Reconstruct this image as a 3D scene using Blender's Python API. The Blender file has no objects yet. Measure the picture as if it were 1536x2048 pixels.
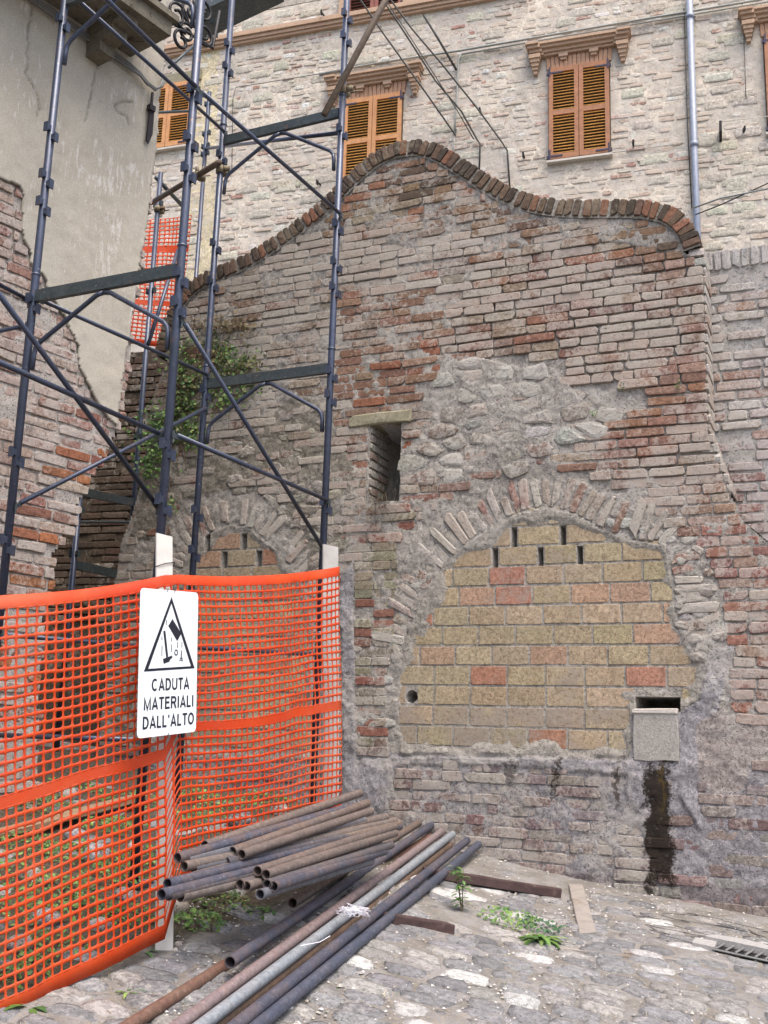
import bpy, math, random
import numpy as np
from mathutils import Matrix, Vector

# ------------------------------------------------------------------ camera
scene = bpy.context.scene
F_PX = 2130.0
PITCH, ROLL = math.radians(12.1), math.radians(1.8)
CAM = np.array([0.0, 0.0, 1.6])
_F = np.array([0, math.cos(PITCH), math.sin(PITCH)])
_R0 = np.array([1.0, 0, 0])
_U0 = np.array([0, -math.sin(PITCH), math.cos(PITCH)])
_R = math.cos(ROLL)*_R0 + math.sin(ROLL)*_U0
_U = math.cos(ROLL)*_U0 - math.sin(ROLL)*_R0
cam_d = bpy.data.cameras.new('camera')
cam_d.sensor_fit = 'VERTICAL'
cam_d.sensor_height = 36.0
cam_d.lens = F_PX/2048.0*36.0
cam_d.clip_start = 0.05
cam_d.clip_end = 500.0
cam = bpy.data.objects.new('camera', cam_d)
scene.collection.objects.link(cam)
cam.matrix_world = Matrix(((_R[0], _U[0], -_F[0], CAM[0]), (_R[1], _U[1], -_F[1], CAM[1]),
                           (_R[2], _U[2], -_F[2], CAM[2]), (0, 0, 0, 1)))
scene.camera = cam

# ------------------------------------------------------------------ light
SUN_EL, SUN_AZ = math.radians(66), math.radians(152)     # azimuth clockwise from +Y (behind, to the right)
world = bpy.data.worlds.new('World')
scene.world = world
world.use_nodes = True
wn = world.node_tree
for n in list(wn.nodes):
    wn.nodes.remove(n)
sky = wn.nodes.new('ShaderNodeTexSky')
sky.sky_type = 'NISHITA'
sky.sun_disc = False
sky.sun_elevation = SUN_EL
sky.sun_rotation = SUN_AZ
sky.air_density = 1.0
sky.dust_density = 5.0
sky.ozone_density = 1.0
bg = wn.nodes.new('ShaderNodeBackground')
bg.inputs['Strength'].default_value = 0.14
wo = wn.nodes.new('ShaderNodeOutputWorld')
wn.links.new(sky.outputs[0], bg.inputs['Color'])
wn.links.new(bg.outputs[0], wo.inputs['Surface'])
sun_d = bpy.data.lights.new('sun', 'SUN')
sun_d.energy = 1.0
sun_d.angle = math.radians(36)
sun_d.color = (1.0, 0.96, 0.90)
sun = bpy.data.objects.new('sun', sun_d)
scene.collection.objects.link(sun)
_sd = Vector((math.sin(SUN_AZ)*math.cos(SUN_EL), math.cos(SUN_AZ)*math.cos(SUN_EL), math.sin(SUN_EL)))
sun.rotation_euler = _sd.to_track_quat('Z', 'Y').to_euler()
scene.view_settings.view_transform = 'Standard'
scene.view_settings.look = 'None'
scene.view_settings.exposure = 1.42
scene.view_settings.gamma = 1.0
scene.cycles.max_bounces = 6
scene.cycles.diffuse_bounces = 2
scene.cycles.glossy_bounces = 2
scene.cycles.transmission_bounces = 2
scene.view_settings.use_curve_mapping = False

# ------------------------------------------------------------------ helpers
rnd = random.Random(7)
nrng = np.random.default_rng(11)
COL = scene.collection
SAT = 0.78
K = 0.78                                     # seen sRGB -> base colour


def lin(c):
    r = []
    for v in c[:3]:
        v = v/255.0
        r.append((v/12.92 if v <= 0.04045 else ((v+0.055)/1.055)**2.4))
    return tuple(r)


def alb(c, k=K):
    return tuple(min(0.9, v*k) for v in lin(c))


def ray(x, y):
    return _F + _R*((x-768)/F_PX) - _U*((y-1024)/F_PX)


def on_plane(x, y, p, n):
    r = ray(x, y)
    return CAM + r*(np.dot(np.asarray(p)-CAM, n)/np.dot(r, n))


def at_dist(x, y, d):
    r = ray(x, y)
    return CAM + r*(d/math.hypot(r[0], r[1]))


def proj(P):
    d = np.asarray(P)-CAM
    z = d@_F
    return 768+F_PX*(d@_R)/z, 1024-F_PX*(d@_U)/z, z


def in_poly(pt, poly):
    x, y = pt
    c = False
    n = len(poly)
    j = n-1
    for i in range(n):
        xi, yi = poly[i]
        xj, yj = poly[j]
        if (yi > y) != (yj > y) and x < (xj-xi)*(y-yi)/(yj-yi+1e-12)+xi:
            c = not c
        j = i
    return c


def interp(pts, x):
    if x <= pts[0][0]:
        return pts[0][1]
    for (x0, y0), (x1, y1) in zip(pts, pts[1:]):
        if x <= x1:
            return y0+(y1-y0)*(x-x0)/(x1-x0+1e-9)
    return pts[-1][1]


# smooth value noise (2D), vectorised
_perm = nrng.random((64, 64))


def vnoise(x, y):
    x = np.asarray(x, float)
    y = np.asarray(y, float)
    xi = np.floor(x).astype(int)
    yi = np.floor(y).astype(int)
    fx = x-xi
    fy = y-yi
    fx = fx*fx*(3-2*fx)
    fy = fy*fy*(3-2*fy)
    a = _perm[xi % 64, yi % 64]
    b = _perm[(xi+1) % 64, yi % 64]
    c = _perm[xi % 64, (yi+1) % 64]
    d = _perm[(xi+1) % 64, (yi+1) % 64]
    return (a*(1-fx)+b*fx)*(1-fy)+(c*(1-fx)+d*fx)*fy


def fbm(x, y, o=4):
    s = 0
    a = 0.5
    for i in range(o):
        s = s+a*vnoise(x*(2**i)+i*17.3, y*(2**i)+i*5.1)
        a *= 0.5
    return s/(1-0.5**o)


class MB:
    """collects geometry for ONE mesh object"""
    def __init__(self):
        self.v = []
        self.f = []
        self.c = []

    def add(self, verts, faces, col=None):
        o = len(self.v)
        self.v.extend([tuple(p) for p in verts])
        self.f.extend([tuple(i+o for i in f) for f in faces])
        if col is not None:
            self.c.extend([col]*len(verts))

    def box(self, c, ax, ay, az, col=None):
        """centre and three half-axis vectors"""
        c, ax, ay, az = [np.asarray(q, float) for q in (c, ax, ay, az)]
        vs = [c+sx*ax+sy*ay+sz*az for sz in (-1, 1) for sy in (-1, 1) for sx in (-1, 1)]
        fs = [(0, 2, 3, 1), (4, 5, 7, 6), (0, 1, 5, 4), (2, 6, 7, 3), (0, 4, 6, 2), (1, 3, 7, 5)]
        self.add(vs, fs, col)

    def tube(self, pts, r, n=10, caps=True, col=None):
        pts = [np.asarray(p, float) for p in pts]
        rs = r if isinstance(r, (list, tuple)) else [r]*len(pts)
        t0 = pts[1]-pts[0]
        t0 /= np.linalg.norm(t0)
        a = np.array([0, 0, 1.0]) if abs(t0[2]) < 0.9 else np.array([1.0, 0, 0])
        e1 = np.cross(t0, a)
        e1 /= np.linalg.norm(e1)
        vs = []
        for i, p in enumerate(pts):
            if i == 0:
                t = pts[1]-pts[0]
            elif i == len(pts)-1:
                t = pts[-1]-pts[-2]
            else:
                t = pts[i+1]-pts[i-1]
            t = t/np.linalg.norm(t)
            e1 = e1-t*np.dot(e1, t)
            e1 /= np.linalg.norm(e1)
            e2 = np.cross(t, e1)
            for k in range(n):
                an = 2*math.pi*k/n
                vs.append(p+rs[i]*(math.cos(an)*e1+math.sin(an)*e2))
        fs = []
        for i in range(len(pts)-1):
            for k in range(n):
                k2 = (k+1) % n
                fs.append((i*n+k, i*n+k2, (i+1)*n+k2, (i+1)*n+k))
        if caps:
            fs.append(tuple(reversed(range(n))))
            fs.append(tuple((len(pts)-1)*n+k for k in range(n)))
        self.add(vs, fs, col)

    def mesh(self, name, smooth=False):
        me = bpy.data.meshes.new(name)
        me.from_pydata([tuple(map(float, p)) for p in self.v], [], self.f)
        if self.c and len(self.c) == len(self.v):
            at = me.color_attributes.new('Col', 'FLOAT_COLOR', 'POINT')
            at.data.foreach_set('color', np.array([(list(c)+[1.0])[:4] for c in self.c], dtype=np.float32).ravel())
        if smooth:
            me.polygons.foreach_set('use_smooth', [True]*len(me.polygons))
        me.update()
        return me

    def build(self, name, mat, parent=None, smooth=False, **kw):
        me = self.mesh(name, smooth)
        return link(name, me, mat, parent, **kw)


def link(name, me, mat=None, parent=None, label=None, cat=None, group=None, kind=None, M=None):
    o = bpy.data.objects.new(name, me)
    COL.objects.link(o)
    if mat is not None and me is not None:
        if len(me.materials) == 0:
            me.materials.append(mat)
    if M is not None:
        o.matrix_world = M
    if parent is not None:
        o.parent = parent
    tag(o, label, cat, group, kind)
    return o


def tag(o, label=None, cat=None, group=None, kind=None):
    if label:
        o['label'] = label
    if cat:
        o['category'] = cat
    if group:
        o['group'] = group
    if kind:
        o['kind'] = kind
    return o


def empty(name, label, cat, group=None, loc=(0, 0, 0)):
    """parts are written in world coordinates, so the thing's empty keeps an inverse at its base"""
    o = bpy.data.objects.new(name, None)
    COL.objects.link(o)
    o.empty_display_size = 0.1
    tag(o, label, cat, group)
    return o


# ------------------------------------------------------------------ materials
class NT:
    def __init__(self, name):
        self.m = bpy.data.materials.new(name)
        self.m.use_nodes = True
        self.t = self.m.node_tree
        self.b = self.t.nodes['Principled BSDF']

    def n(self, typ, **kw):
        nd = self.t.nodes.new(typ)
        for k, v in kw.items():
            if k.startswith('i_'):
                nd.inputs[k[2:]].default_value = v
            else:
                setattr(nd, k, v)
        return nd

    def l(self, a, b):
        self.t.links.new(a, b)

    def val(self, s, v):
        if hasattr(v, 'node'):
            self.l(v, s)
        else:
            s.default_value = v

    def math(self, op, a, b=0.0, clamp=False):
        nd = self.n('ShaderNodeMath', operation=op, use_clamp=clamp)
        self.val(nd.inputs[0], a)
        self.val(nd.inputs[1], b)
        return nd.outputs[0]

    def mix(self, f, a, b, mode='MIX'):
        nd = self.n('ShaderNodeMix', data_type='RGBA', blend_type=mode)
        self.val(nd.inputs[0], f)
        for s, v in ((nd.inputs[6], a), (nd.inputs[7], b)):
            if hasattr(v, 'node'):
                self.l(v, s)
            else:
                s.default_value = (v[0], v[1], v[2], 1)
        return nd.outputs[2]

    def noise(self, vec, scale, detail=4, rough=0.6, dist=0.0):
        nd = self.n('ShaderNodeTexNoise')
        nd.inputs['Scale'].default_value = scale
        nd.inputs['Detail'].default_value = detail
        nd.inputs['Roughness'].default_value = rough
        nd.inputs['Distortion'].default_value = dist
        if vec is not None:
            self.l(vec, nd.inputs['Vector'])
        return nd.outputs[0]

    def ramp(self, v, a, b, c=0.0, d=1.0, smooth=True):
        nd = self.n('ShaderNodeMapRange')
        nd.interpolation_type = 'SMOOTHSTEP' if smooth else 'LINEAR'
        self.val(nd.inputs['Value'], v)
        self.val(nd.inputs['From Min'], a)
        self.val(nd.inputs['From Max'], b)
        self.val(nd.inputs['To Min'], c)
        self.val(nd.inputs['To Max'], d)
        return nd.outputs[0]

    def pos(self):
        return self.n('ShaderNodeNewGeometry').outputs['Position']

    def bump(self, h, strength=0.5, dist=0.01):
        nd = self.n('ShaderNodeBump')
        nd.inputs['Strength'].default_value = strength
        nd.inputs['Distance'].default_value = dist
        self.val(nd.inputs['Height'], h)
        self.l(nd.outputs[0], self.b.inputs['Normal'])

    def out(self, col, rough=0.9, metal=0.0, spec=0.3):
        if hasattr(col, 'node'):
            self.l(col, self.b.inputs['Base Color'])
        else:
            self.b.inputs['Base Color'].default_value = (*col, 1)
        self.val(self.b.inputs['Roughness'], rough)
        self.b.inputs['Metallic'].default_value = metal
        self.b.inputs['Specular IOR Level'].default_value = spec
        return self.m


def masonry(name, attr=False, lime=(176, 170, 160), scale=1.0, bump=0.6, pits=0.5, soot=(70, 62, 55), stains=None, flecks=None):
    """brick / stone / mortar: own colour per piece, lime wash by alpha, pits, grain"""
    t = NT(name)
    P = t.pos()
    if attr:
        a = t.n('ShaderNodeAttribute', attribute_name='Col')
        col, al = a.outputs['Color'], a.outputs['Alpha']
    else:
        a = t.n('ShaderNodeObjectInfo')
        col, al = a.outputs['Color'], a.outputs['Alpha']
    n1 = t.noise(P, 7*scale, 7, 0.68)
    n2 = t.noise(P, 38*scale, 6, 0.7, 0.6)
    n3 = t.noise(P, 190*scale, 3, 0.6)
    s = t.math('ADD', t.math('MULTIPLY', n1, 0.5), t.math('MULTIPLY', n2, 0.5))
    big = t.ramp(t.noise(P, 1.7*scale, 4, .6), .36, .64, -.06, .10)
    th = t.math('SUBTRACT', t.math('SUBTRACT', 0.66, t.math('MULTIPLY', al, 0.34)), big)
    mask = t.ramp(s, t.math('SUBTRACT', th, 0.07), t.math('ADD', th, 0.07))
    c = t.mix(1.0, col, t.ramp(n2, 0.25, 0.75, 0.55, 1.38), 'MULTIPLY')
    c = t.mix(1.0, c, t.ramp(n3, 0.3, 0.7, 0.82, 1.16), 'MULTIPLY')
    lc = t.mix(t.ramp(n3, 0.35, 0.65), alb(lime), tuple(v*0.66 for v in alb(lime)))
    lc = t.mix(t.ramp(t.noise(P, 17*scale, 5, .7), .42, .66, 0, .75), lc, tuple(v*q for v, q in zip(alb(lime), (.76, .70, .66))))
    c0 = c
    lc = t.mix(.20, lc, c)
    c = t.mix(t.math('MULTIPLY', mask, 0.9), c0, lc)
    dark = t.ramp(t.noise(P, 3.1*scale, 8, 0.72), 0.56, 0.72, 0.0, 0.5)
    c = t.mix(dark, c, alb(soot))
    pit = t.ramp(t.noise(P, 95*scale, 3, 0.5), 0.30, 0.40, 1.0, 0.0)
    c = t.mix(t.math('MULTIPLY', pit, min(1, pits*1.3)), c, alb(soot, 0.45))
    if flecks:
        fl = t.ramp(t.noise(P, 60, 4, 0.65, 0.8), 0.58, 0.68)
        c = t.mix(t.math('MULTIPLY', fl, 0.75), c, alb(flecks))
    if stains:
        O, Ud, lst = stains
        sep = t.n('ShaderNodeSeparateXYZ')
        t.l(P, sep.inputs[0])
        dt = t.n('ShaderNodeVectorMath', operation='DOT_PRODUCT')
        t.l(P, dt.inputs[0])
        dt.inputs[1].default_value = tuple(Ud)
        u = t.math('SUBTRACT', dt.outputs['Value'], float(np.dot(O, Ud)))
        wob = t.math('MULTIPLY', t.math('SUBTRACT', t.noise(P, 9, 7, 0.8), 0.5), 0.30)
        u2 = t.math('ADD', u, wob)
        v2 = t.math('ADD', sep.outputs['Z'], t.math('MULTIPLY', wob, 2.0))
        for (uc, hw, v0, v1, colr, amt) in lst:
            mu = t.ramp(t.math('ABSOLUTE', t.math('SUBTRACT', u2, uc)), hw*0.72, hw*1.1, 1, 0)
            mv = t.math('MULTIPLY', t.ramp(v2, v0-0.06, v0+0.04), t.ramp(v2, v1-0.04, v1+0.03, 1, 0))
            mk = t.math('MULTIPLY', t.math('MULTIPLY', mu, mv), amt)
            mk = t.math('MULTIPLY', mk, t.ramp(n2, 0.28, 0.42, 0.25, 1.0))
            c = t.mix(mk, c, alb(colr, 0.7))
    h = t.math('ADD', t.math('MULTIPLY', n2, 0.8), t.math('ADD', t.math('MULTIPLY', n3, 0.35), t.math('MULTIPLY', pit, -0.8)))
    t.bump(h, bump, 0.012)
    return t.out(c, 0.92, 0, 0.25)


def simple(name, c, rough=0.7, metal=0.0, var=0.25, scale=30, bump=0.15, k=K, c2=None, spec=0.4, mottle=0.0, obj=False, chips=False):
    t = NT(name)
    P = t.pos()
    n1 = t.noise(P, scale, 6, 0.65)
    n2 = t.noise(P, scale*0.17, 5, 0.65)
    base = alb(c, k)
    if obj:
        base = t.n('ShaderNodeObjectInfo').outputs['Color']
    col = t.mix(1.0, base, t.ramp(n1, 0.25, 0.75, 1-var, 1+var), 'MULTIPLY')
    if c2:
        col = t.mix(t.ramp(t.math('ADD', t.math('MULTIPLY', n1, .45), t.math('MULTIPLY', n2, .55)), 0.5-mottle, 0.62-mottle), col, alb(c2, k))
    if chips:
        col = t.mix(t.ramp(t.noise(P, 19, 6, .75), .60, .66, 0, .85), col, alb((116, 88, 70)))
        col = t.mix(t.ramp(t.noise(P, 48, 5, .7), .63, .70, 0, .8), col, alb((176, 172, 166)))
    t.bump(n1, bump, 0.004)
    return t.out(col, rough, metal, spec)


# ------------------------------------------------------------------ wall frames
class Wall:
    def __init__(self, p, n):
        n = np.asarray(n, float)
        n /= np.linalg.norm(n)
        self.n = n                                 # outward
        self.U = np.array([-n[1], n[0], 0.0])      # to the right seen from outside
        if np.dot(self.U, _R) < 0:
            self.U = -self.U
        self.O = np.asarray(p, float).copy()
        self.O[2] = 0

    def px(self, x, y, w=0.0):
        P = on_plane(x, y, self.O+self.n*w, self.n)
        return float(np.dot(P-self.O, self.U)), float(P[2])

    def w(self, u, v, w=0.0):
        return self.O+self.U*u+np.array([0, 0, v])+self.n*w

    def to_px(self, u, v, w=0.0):
        a = proj(self.w(u, v, w))
        return a[0], a[1]

    def M(self, u, v, w=0.0, rot=0.0, s=(1, 1, 1)):
        c, sn = math.cos(rot), math.sin(rot)
        X = self.U*c+np.array([0, 0, sn])
        Z = -self.U*sn+np.array([0, 0, c])
        Y = -self.n
        P = self.w(u, v, w)
        return np.array([[X[i]*s[0], Y[i]*s[1], Z[i]*s[2], P[i]] for i in range(3)]+[[0, 0, 0, 1]], float)


# ------------------------------------------------------------------ masonry pieces
def worn_block(L, H, D, rg, jit=0.003, cut=0.008, bev=0.006, dome=0.003):
    """weathered brick, 50 triangles: local x along, y back, z up; front at y=-D/2"""
    a, b = L/2, H/2
    c = [min(cut*rg.uniform(.5, 1.8)*(2.6 if rg.random() < .22 else 1), b*0.75) for _ in range(4)]
    o = [(-a+c[0], -b), (rg.uniform(-.3, .3)*a, -b), (a-c[1], -b), (a, -b+c[1]), (a, b-c[2]), (a-c[2], b),
         (rg.uniform(-.3, .3)*a, b), (-a+c[3], b), (-a, b-c[3]), (-a, -b+c[0])]
    o = [(x+rg.uniform(-jit, jit), z+rg.uniform(-jit, jit)) for x, z in o]
    n = len(o)
    vs = []
    for x, z in o:
        k = bev*rg.uniform(.6, 1.5)
        vs.append((x-math.copysign(min(k, a*.4), x) if abs(x) > a*.5 else x, -D/2+rg.uniform(-.3, .3)*dome, z-math.copysign(min(k, b*.4), z)))
    for x, z in o:
        vs.append((x, -D/2+bev*rg.uniform(.7, 1.3), z))
    for x, z in o:
        vs.append((x, D/2, z))
    vs.append((rg.uniform(-.2, .2)*a, -D/2-dome*rg.uniform(-.3, 1), rg.uniform(-.2, .2)*b))
    fs = []
    for i in range(n):
        j = (i+1) % n
        fs.append((i, j, 3*n))
        fs.append((n+i, n+j, j, i))
        fs.append((2*n+i, 2*n+j, n+j, n+i))
    return np.array(vs), fs


def stone_cell(poly, D, dome, rg, shrink=0.9, drop=0.5):
    """rounded stone from a polygon in (x,z); front towards -y"""
    poly = np.asarray(poly)
    c = poly.mean(0)
    n = len(poly)
    r0 = c+(poly-c)*shrink
    r1 = c+(poly-c)*shrink*0.90
    r2 = c+(poly-c)*shrink*0.55
    vs = [(x, D, z) for x, z in r0]
    vs += [(x, -dome*drop*rg.uniform(.6, 1.2), z) for x, z in r1]
    vs += [(x, -dome*rg.uniform(.85, 1.2), z) for x, z in r2]
    vs.append((c[0], -dome*rg.uniform(.9, 1.15), c[1]))
    fs = []
    for i in range(n):
        j = (i+1) % n
        fs.append((i, j, n+j, n+i))
        fs.append((n+i, n+j, 2*n+j, 2*n+i))
        fs.append((2*n+i, 2*n+j, 3*n))
    return np.array(vs), fs


def clip_half(poly, p, d):
    """keep points q with (q-p).d<=0"""
    out = []
    n = len(poly)
    for i in range(n):
        a, b = poly[i], poly[(i+1) % n]
        sa = (a[0]-p[0])*d[0]+(a[1]-p[1])*d[1]
        sb = (b[0]-p[0])*d[0]+(b[1]-p[1])*d[1]
        if sa <= 0:
            out.append(a)
        if (sa < 0 < sb) or (sb < 0 < sa):
            t = sa/(sa-sb)
            out.append((a[0]+t*(b[0]-a[0]), a[1]+t*(b[1]-a[1])))
    return out


def voronoi(pts, size):
    """cells of 2D points (brute force over near neighbours)"""
    P = np.asarray(pts)
    cells = []
    for i, p in enumerate(P):
        d2 = ((P-p)**2).sum(1)
        idx = np.argsort(d2)[1:18]
        poly = [(p[0]-size, p[1]-size), (p[0]+size, p[1]-size), (p[0]+size, p[1]+size), (p[0]-size, p[1]+size)]
        for j in idx:
            q = P[j]
            poly = clip_half(poly, ((p[0]+q[0])/2, (p[1]+q[1])/2), (q[0]-p[0], q[1]-p[1]))
            if len(poly) < 3:
                break
        cells.append(poly)
    return cells


def round_poly(poly, n=9, soft=0.35):
    """resample a polygon to n points and round it"""
    poly = np.asarray(poly)
    seg = np.linalg.norm(np.roll(poly, -1, 0)-poly, axis=1)
    L = seg.sum()
    out = []
    cum = np.concatenate([[0], np.cumsum(seg)])
    for k in range(n):
        s = L*k/n
        i = min(np.searchsorted(cum, s, 'right')-1, len(poly)-1)
        t = (s-cum[i])/(seg[i]+1e-9)
        out.append(poly[i]*(1-t)+poly[(i+1) % len(poly)]*t)
    out = np.array(out)
    return out*(1-soft)+(np.roll(out, 1, 0)+np.roll(out, -1, 0))*0.5*soft


_variants = {}


def brick_variant(kind, k):
    key = (kind, k)
    if key not in _variants:
        rg = random.Random(hash(key[1])*31+len(kind)*7+k)
        spec = {'long': (.30, .058, .10), 'half': (.15, .058, .10), 'mid': (.22, .058, .10), 'block': (.262, .132, .09),
                'thin': (.052, .125, .26), 'vous': (.060, .23, .10), 'flong': (.28, .05, .06), 'fhalf': (.14, .05, .06)}[kind]
        par = dict(jit=.0042, cut=.007, bev=.0035, dome=.0022)
        if kind == 'block':
            par = dict(jit=.0018, cut=.004, bev=.0025, dome=.001)
        if kind == 'thin':
            par = dict(jit=.003, cut=.006, bev=.004, dome=.002)
        if kind == 'vous':
            par = dict(jit=.008, cut=.014, bev=.006, dome=.004)
        v, f = worn_block(*spec, rg, **par)
        me = bpy.data.meshes.new('%s_brick_shape' % kind)
        me.from_pydata([tuple(p) for p in v], [], f)
        _variants[key] = (v, f, me, spec)
    return _variants[key]


def rec_brick(wall, u, v, w, L, H, rg, col, kind=None, rot=0.0):
    if kind is None:
        kind = 'long' if L > .25 else ('mid' if L > .18 else 'half')
    vv, ff, me, spec = brick_variant(kind, rg.randrange(8))
    s = (L/spec[0]*(1 if rg.random() < .5 else -1), 1, H/spec[1])
    M = wall.M(u, v, w-spec[2]/2, rot, s)
    return dict(v=vv, f=ff, me=me, M=M, col=col, a=L*H, flip=s[0] < 0)


def rec_stone(wall, poly, w, rg, col, D=.03, dome=.02, shrink=.9):
    c = np.asarray(poly).mean(0)
    v, f = stone_cell(np.asarray(poly)-c, D, dome, rg, shrink)
    M = wall.M(c[0], c[1], w)
    return dict(v=v, f=f, me=None, M=M, col=col, a=.02, flip=False)


def emit(recs, name, parent, mat, mat_attr, limit=300, stuff_name=None, smooth=False):
    """the `limit` pieces that show largest become objects of their own, the rest one joined part"""
    for r in recs:
        p = r['M'][:3, 3]
        x, y, z = proj(p)
        inf = -40 < x < 1576 and -40 < y < 2088 and z > 0
        r['k'] = (r['a']/max(z, .1)**2) if inf else 0.0
        r['k'] *= r.get('pri', 1.0)
    recs = sorted(recs, key=lambda r: -r['k'])
    for r in recs[:limit]:
        me = r['me']
        if me is None:
            me = bpy.data.meshes.new(name)
            me.from_pydata([tuple(p) for p in r['v']], [], r['f'])
            if smooth:
                me.polygons.foreach_set('use_smooth', [True]*len(me.polygons))
        if len(me.materials) == 0:
            me.materials.append(mat)
        o = bpy.data.objects.new(name, me)
        COL.objects.link(o)
        o.matrix_world = Matrix(r['M'].tolist())
        o.parent = parent
        o.color = r['col']
        if me.materials[0] != mat:
            o.material_slots[0].link = 'OBJECT'
            o.material_slots[0].material = mat
    rest = recs[limit:]
    if rest:
        V, Fc, C = [], [], []
        o0 = 0
        for r in rest:
            v = r['v']@r['M'][:3, :3].T+r['M'][:3, 3]
            V.append(v)
            Fc.extend([tuple(i+o0 for i in (reversed(f) if r['flip'] else f)) for f in r['f']])
            C.append(np.tile(np.array(r['col'], dtype=np.float32), (len(v), 1)))
            o0 += len(v)
        V = np.concatenate(V)
        C = np.concatenate(C)
        me = bpy.data.meshes.new(stuff_name or name)
        me.from_pydata(V.tolist(), [], Fc)
        if smooth:
            me.polygons.foreach_set('use_smooth', [True]*len(me.polygons))
        at = me.color_attributes.new('Col', 'FLOAT_COLOR', 'POINT')
        at.data.foreach_set('color', C.ravel())
        link(stuff_name or name, me, mat_attr, parent, kind='stuff')


def jitcol(c, rg, amt=0.12, hue=0.035):
    k = 1+rg.uniform(-amt, amt)
    m = sum(c[:3])/3
    c = [m+(v-m)*SAT for v in c[:3]]
    return tuple(max(0.004, min(.85, v*k*(1+rg.uniform(-hue, hue)))) for v in alb(c))


def grid_core(wall, us, vs, wfun, cfun, name, mat, parent, keep=None, back=None):
    """relief sheet over a tensor grid in the wall plane; wfun/cfun are vectorised"""
    us = np.array(sorted(us))
    vs = np.array(sorted(vs))
    UU, VV = np.meshgrid(us, vs)
    W = wfun(UU, VV)
    C = cfun(UU, VV)
    P = wall.O[None, None]+UU[..., None]*wall.U+VV[..., None]*np.array([0, 0, 1.0])+W[..., None]*wall.n
    ny, nx = UU.shape
    Kp = keep(UU, VV) if keep is not None else np.ones_like(UU, bool)
    idx = np.arange(ny*nx).reshape(ny, nx)
    cell = Kp[:-1, :-1] & Kp[1:, :-1] & Kp[:-1, 1:] & Kp[1:, 1:]
    q = np.stack([idx[:-1, :-1], idx[:-1, 1:], idx[1:, 1:], idx[1:, :-1]], -1)[cell]
    me = bpy.data.meshes.new(name)
    me.from_pydata(P.reshape(-1, 3).tolist(), [], q.tolist())
    at = me.color_attributes.new('Col', 'FLOAT_COLOR', 'POINT')
    at.data.foreach_set('color', C.reshape(-1, 4).astype(np.float32).ravel())
    me.polygons.foreach_set('use_smooth', [True]*len(me.polygons))
    return link(name, me, mat, parent)


def poly_mask(UU, VV, poly):
    x, y = UU.ravel(), VV.ravel()
    c = np.zeros(x.shape, bool)
    n = len(poly)
    j = n-1
    for i in range(n):
        xi, yi = poly[i]
        xj, yj = poly[j]
        t = ((yi > y) != (yj > y)) & (x < (xj-xi)*(y-yi)/(yj-yi+1e-12)+xi)
        c ^= t
        j = i
    return c.reshape(UU.shape)


def extrude_poly(mb, wall, poly, w0, w1, caps=True):
    """solid prism from a (u,v) polygon between offsets w0 (front) and w1 (back)"""
    n = len(poly)
    vs = [wall.w(u, v, w0) for u, v in poly]+[wall.w(u, v, w1) for u, v in poly]
    fs = [((i+1) % n, i, n+i, n+(i+1) % n) for i in range(n)]
    if caps:
        fs.append(tuple(range(n)))
        fs.append(tuple(reversed(range(n, 2*n))))
    mb.add(vs, fs)


# four masonry surfaces of the place
WA = Wall((0, 7.75, 0), (-.445, -1, 0))                       # walled-up front with the curved coping
WD = Wall(np.array([0, 7.75, 0])+np.array([.407, .914, 0])*.36, (-.445, -1, 0))   # lower wall right behind it
_fp = CAM+ray(1160, 230)*14
WF = Wall(_fp, (-math.tan(math.radians(17.5)), -1, 0))        # house behind
WL = Wall((-2.13, 6.8, 0), (.803, -.596, 0))                  # plastered house on the left

# ------------------------------------------------------------------ ground height
_gp = [on_plane(x, y, WA.O, WA.n) for x, y in [(1300, 1792), (1120, 1768), (960, 1705), (780, 1640), (1536, 1815)]]
_gp += [at_dist(330, 1890, 4.75), at_dist(0, 2035, 4.2)]
_gp = np.array(_gp)
_B = np.array([np.ones(len(_gp)), _gp[:, 0], _gp[:, 1]]).T
_gs = np.linalg.lstsq(_B, _gp[:, 2], rcond=None)[0]
_gr = _gp[:, 2]-_B@_gs


def ground_z(X, Y):
    X = np.asarray(X, float)
    Y = np.asarray(Y, float)
    Xc = np.clip(X, -5, 5)
    Yc = np.clip(Y, 0, 9)
    z = _gs[0]+_gs[1]*Xc+_gs[2]*Yc
    ws = 0.25
    num = 0
    for p, r in zip(_gp, _gr):
        w = np.exp(-((X-p[0])**2+(Y-p[1])**2)/(2*.7**2))
        num = num+w*r
        ws = ws+w
    bank = .20*np.exp(-((X+.5)**2+(Y-6.35)**2)/(2*.42**2))       # earth banked up behind the tubes
    return z+num/ws+bank


def gz(x, y):
    return float(ground_z(x, y))


def on_ground(x, y, lift=0.0):
    """pixel -> point on the ground"""
    r = ray(x, y)
    lo, hi = 2.0, 12.0
    for d in np.arange(2.0, 12.0, .02):
        P = CAM+r*(d/math.hypot(r[0], r[1]))
        if P[2] < gz(P[0], P[1])+lift:
            return P
    return CAM+r*9

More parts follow.
